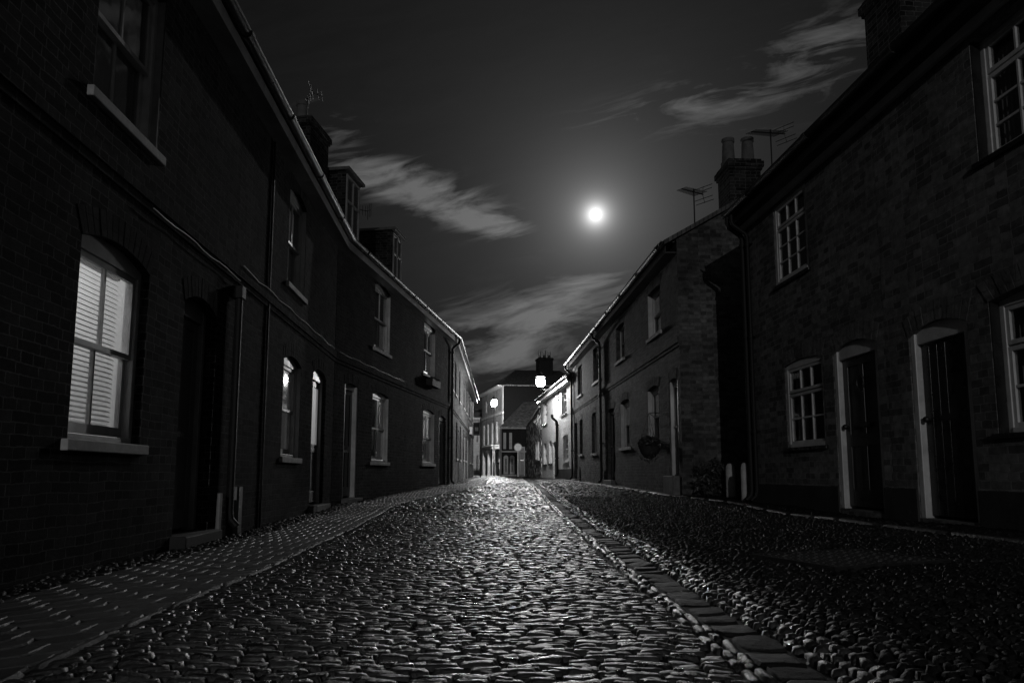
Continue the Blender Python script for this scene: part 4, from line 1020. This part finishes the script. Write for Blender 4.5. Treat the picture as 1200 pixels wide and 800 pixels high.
# fibrous streaks rising to the right
ang = R(14); c_, s_ = math.cos(ang), math.sin(ang)
sa = mth(t, 'ADD', mth(t, 'MULTIPLY', U, c_), mth(t, 'MULTIPLY', Vv, s_)); sb = mth(t, 'SUBTRACT', mth(t, 'MULTIPLY', Vv, c_), mth(t, 'MULTIPLY', U, s_))
cv = t.nodes.new('ShaderNodeCombineXYZ'); t.links.new(mth(t, 'MULTIPLY', sa, 7), cv.inputs[0]); t.links.new(mth(t, 'MULTIPLY', sb, 27), cv.inputs[1])
n1 = noise(t, 1.0, 6, cv.outputs[0], .6, .9)
cv2 = t.nodes.new('ShaderNodeCombineXYZ'); t.links.new(mth(t, 'MULTIPLY', sa, 9), cv2.inputs[0]); t.links.new(mth(t, 'MULTIPLY', sb, 90), cv2.inputs[1])
n2 = noise(t, 1.0, 4, cv2.outputs[0], .6, .3)
tex = mth(t, 'ADD', mth(t, 'MULTIPLY', n1.outputs[0], .8), mth(t, 'MULTIPLY', n2.outputs[0], .2))
tx = mth(t, 'MULTIPLY', mth(t, 'SUBTRACT', tex, .5), 4.6)
cl = mth(t, 'SUBTRACT', mth(t, 'ADD', mth(t, 'MULTIPLY', tot, .8), tx), .3, clamp=True)
cl = mth(t, 'MULTIPLY', cl, mth(t, 'MINIMUM', tot, 1.0))
clum = mth(t, 'MULTIPLY', cl, mth(t, 'ADD', .085, mth(t, 'ADD', ex(.30, .05), 0.0)))
# thin veil everywhere + vertical gradient + unseen glow added behind the camera as fill
veil = mth(t, 'MULTIPLY', mth(t, 'SUBTRACT', n1.outputs[0], .5), .004)
base = mth(t, 'ADD', mth(t, 'ADD', mth(t, 'MULTIPLY', mth(t, 'MAXIMUM', mth(t, 'MULTIPLY', s3.outputs[1], -1), 0), .042), mth(t, 'MULTIPLY', mth(t, 'SUBTRACT', 1, mth(t, 'MAXIMUM', s3.outputs[2], 0)), .0055)), .0008)
vo = node(t, 'ShaderNodeTexVoronoi', feature='F1'); vo.inputs['Scale'].default_value = 26; t.links.new(D_, vo.inputs['Vector'])
sepc = t.nodes.new('ShaderNodeSeparateColor'); t.links.new(vo.outputs['Color'], sepc.inputs[0])
star = mth(t, 'MULTIPLY', mth(t, 'LESS_THAN', vo.outputs['Distance'], .03), mth(t, 'MULTIPLY', mth(t, 'GREATER_THAN', sepc.outputs[0], .6), .10))
total = mth(t, 'ADD', mth(t, 'ADD', mth(t, 'ADD', glow, disc_), mth(t, 'ADD', clum, veil)), mth(t, 'ADD', base, star))
total = mth(t, 'MAXIMUM', total, 0.001)
cc = t.nodes.new('ShaderNodeCombineColor'); [t.links.new(total, cc.inputs[i]) for i in range(3)]
t.links.new(cc.outputs[0], bg.inputs[0]); bg.inputs[1].default_value = 1.0
sl = bpy.data.lights.new('moon', 'SUN'); sl.energy = .23; sl.angle = R(.6)
so = bpy.data.objects.new('moon', sl); C.objects.link(so); so.rotation_euler = (-MD).to_track_quat('-Z', 'Y').to_euler()

# ------------------------------------------------------------------ camera
cam = bpy.data.cameras.new('camera'); co = bpy.data.objects.new('camera', cam); C.objects.link(co); sc.camera = co
co.location = (0, 0, EYE); co.rotation_euler = (math.radians(90)+PITCH, 0, 0); cam.lens = 24.0; cam.sensor_width = 36; cam.shift_y = 65/1200
cam.clip_start = .05; cam.clip_end = 2000
sc.view_settings.view_transform = 'Standard'; sc.view_settings.look = 'None'; sc.view_settings.exposure = 0; sc.view_settings.gamma = 1
sc.cycles.use_denoising = True; sc.cycles.max_bounces = 6; sc.cycles.sample_clamp_indirect = 3
sc.cycles.transparent_max_bounces = 12
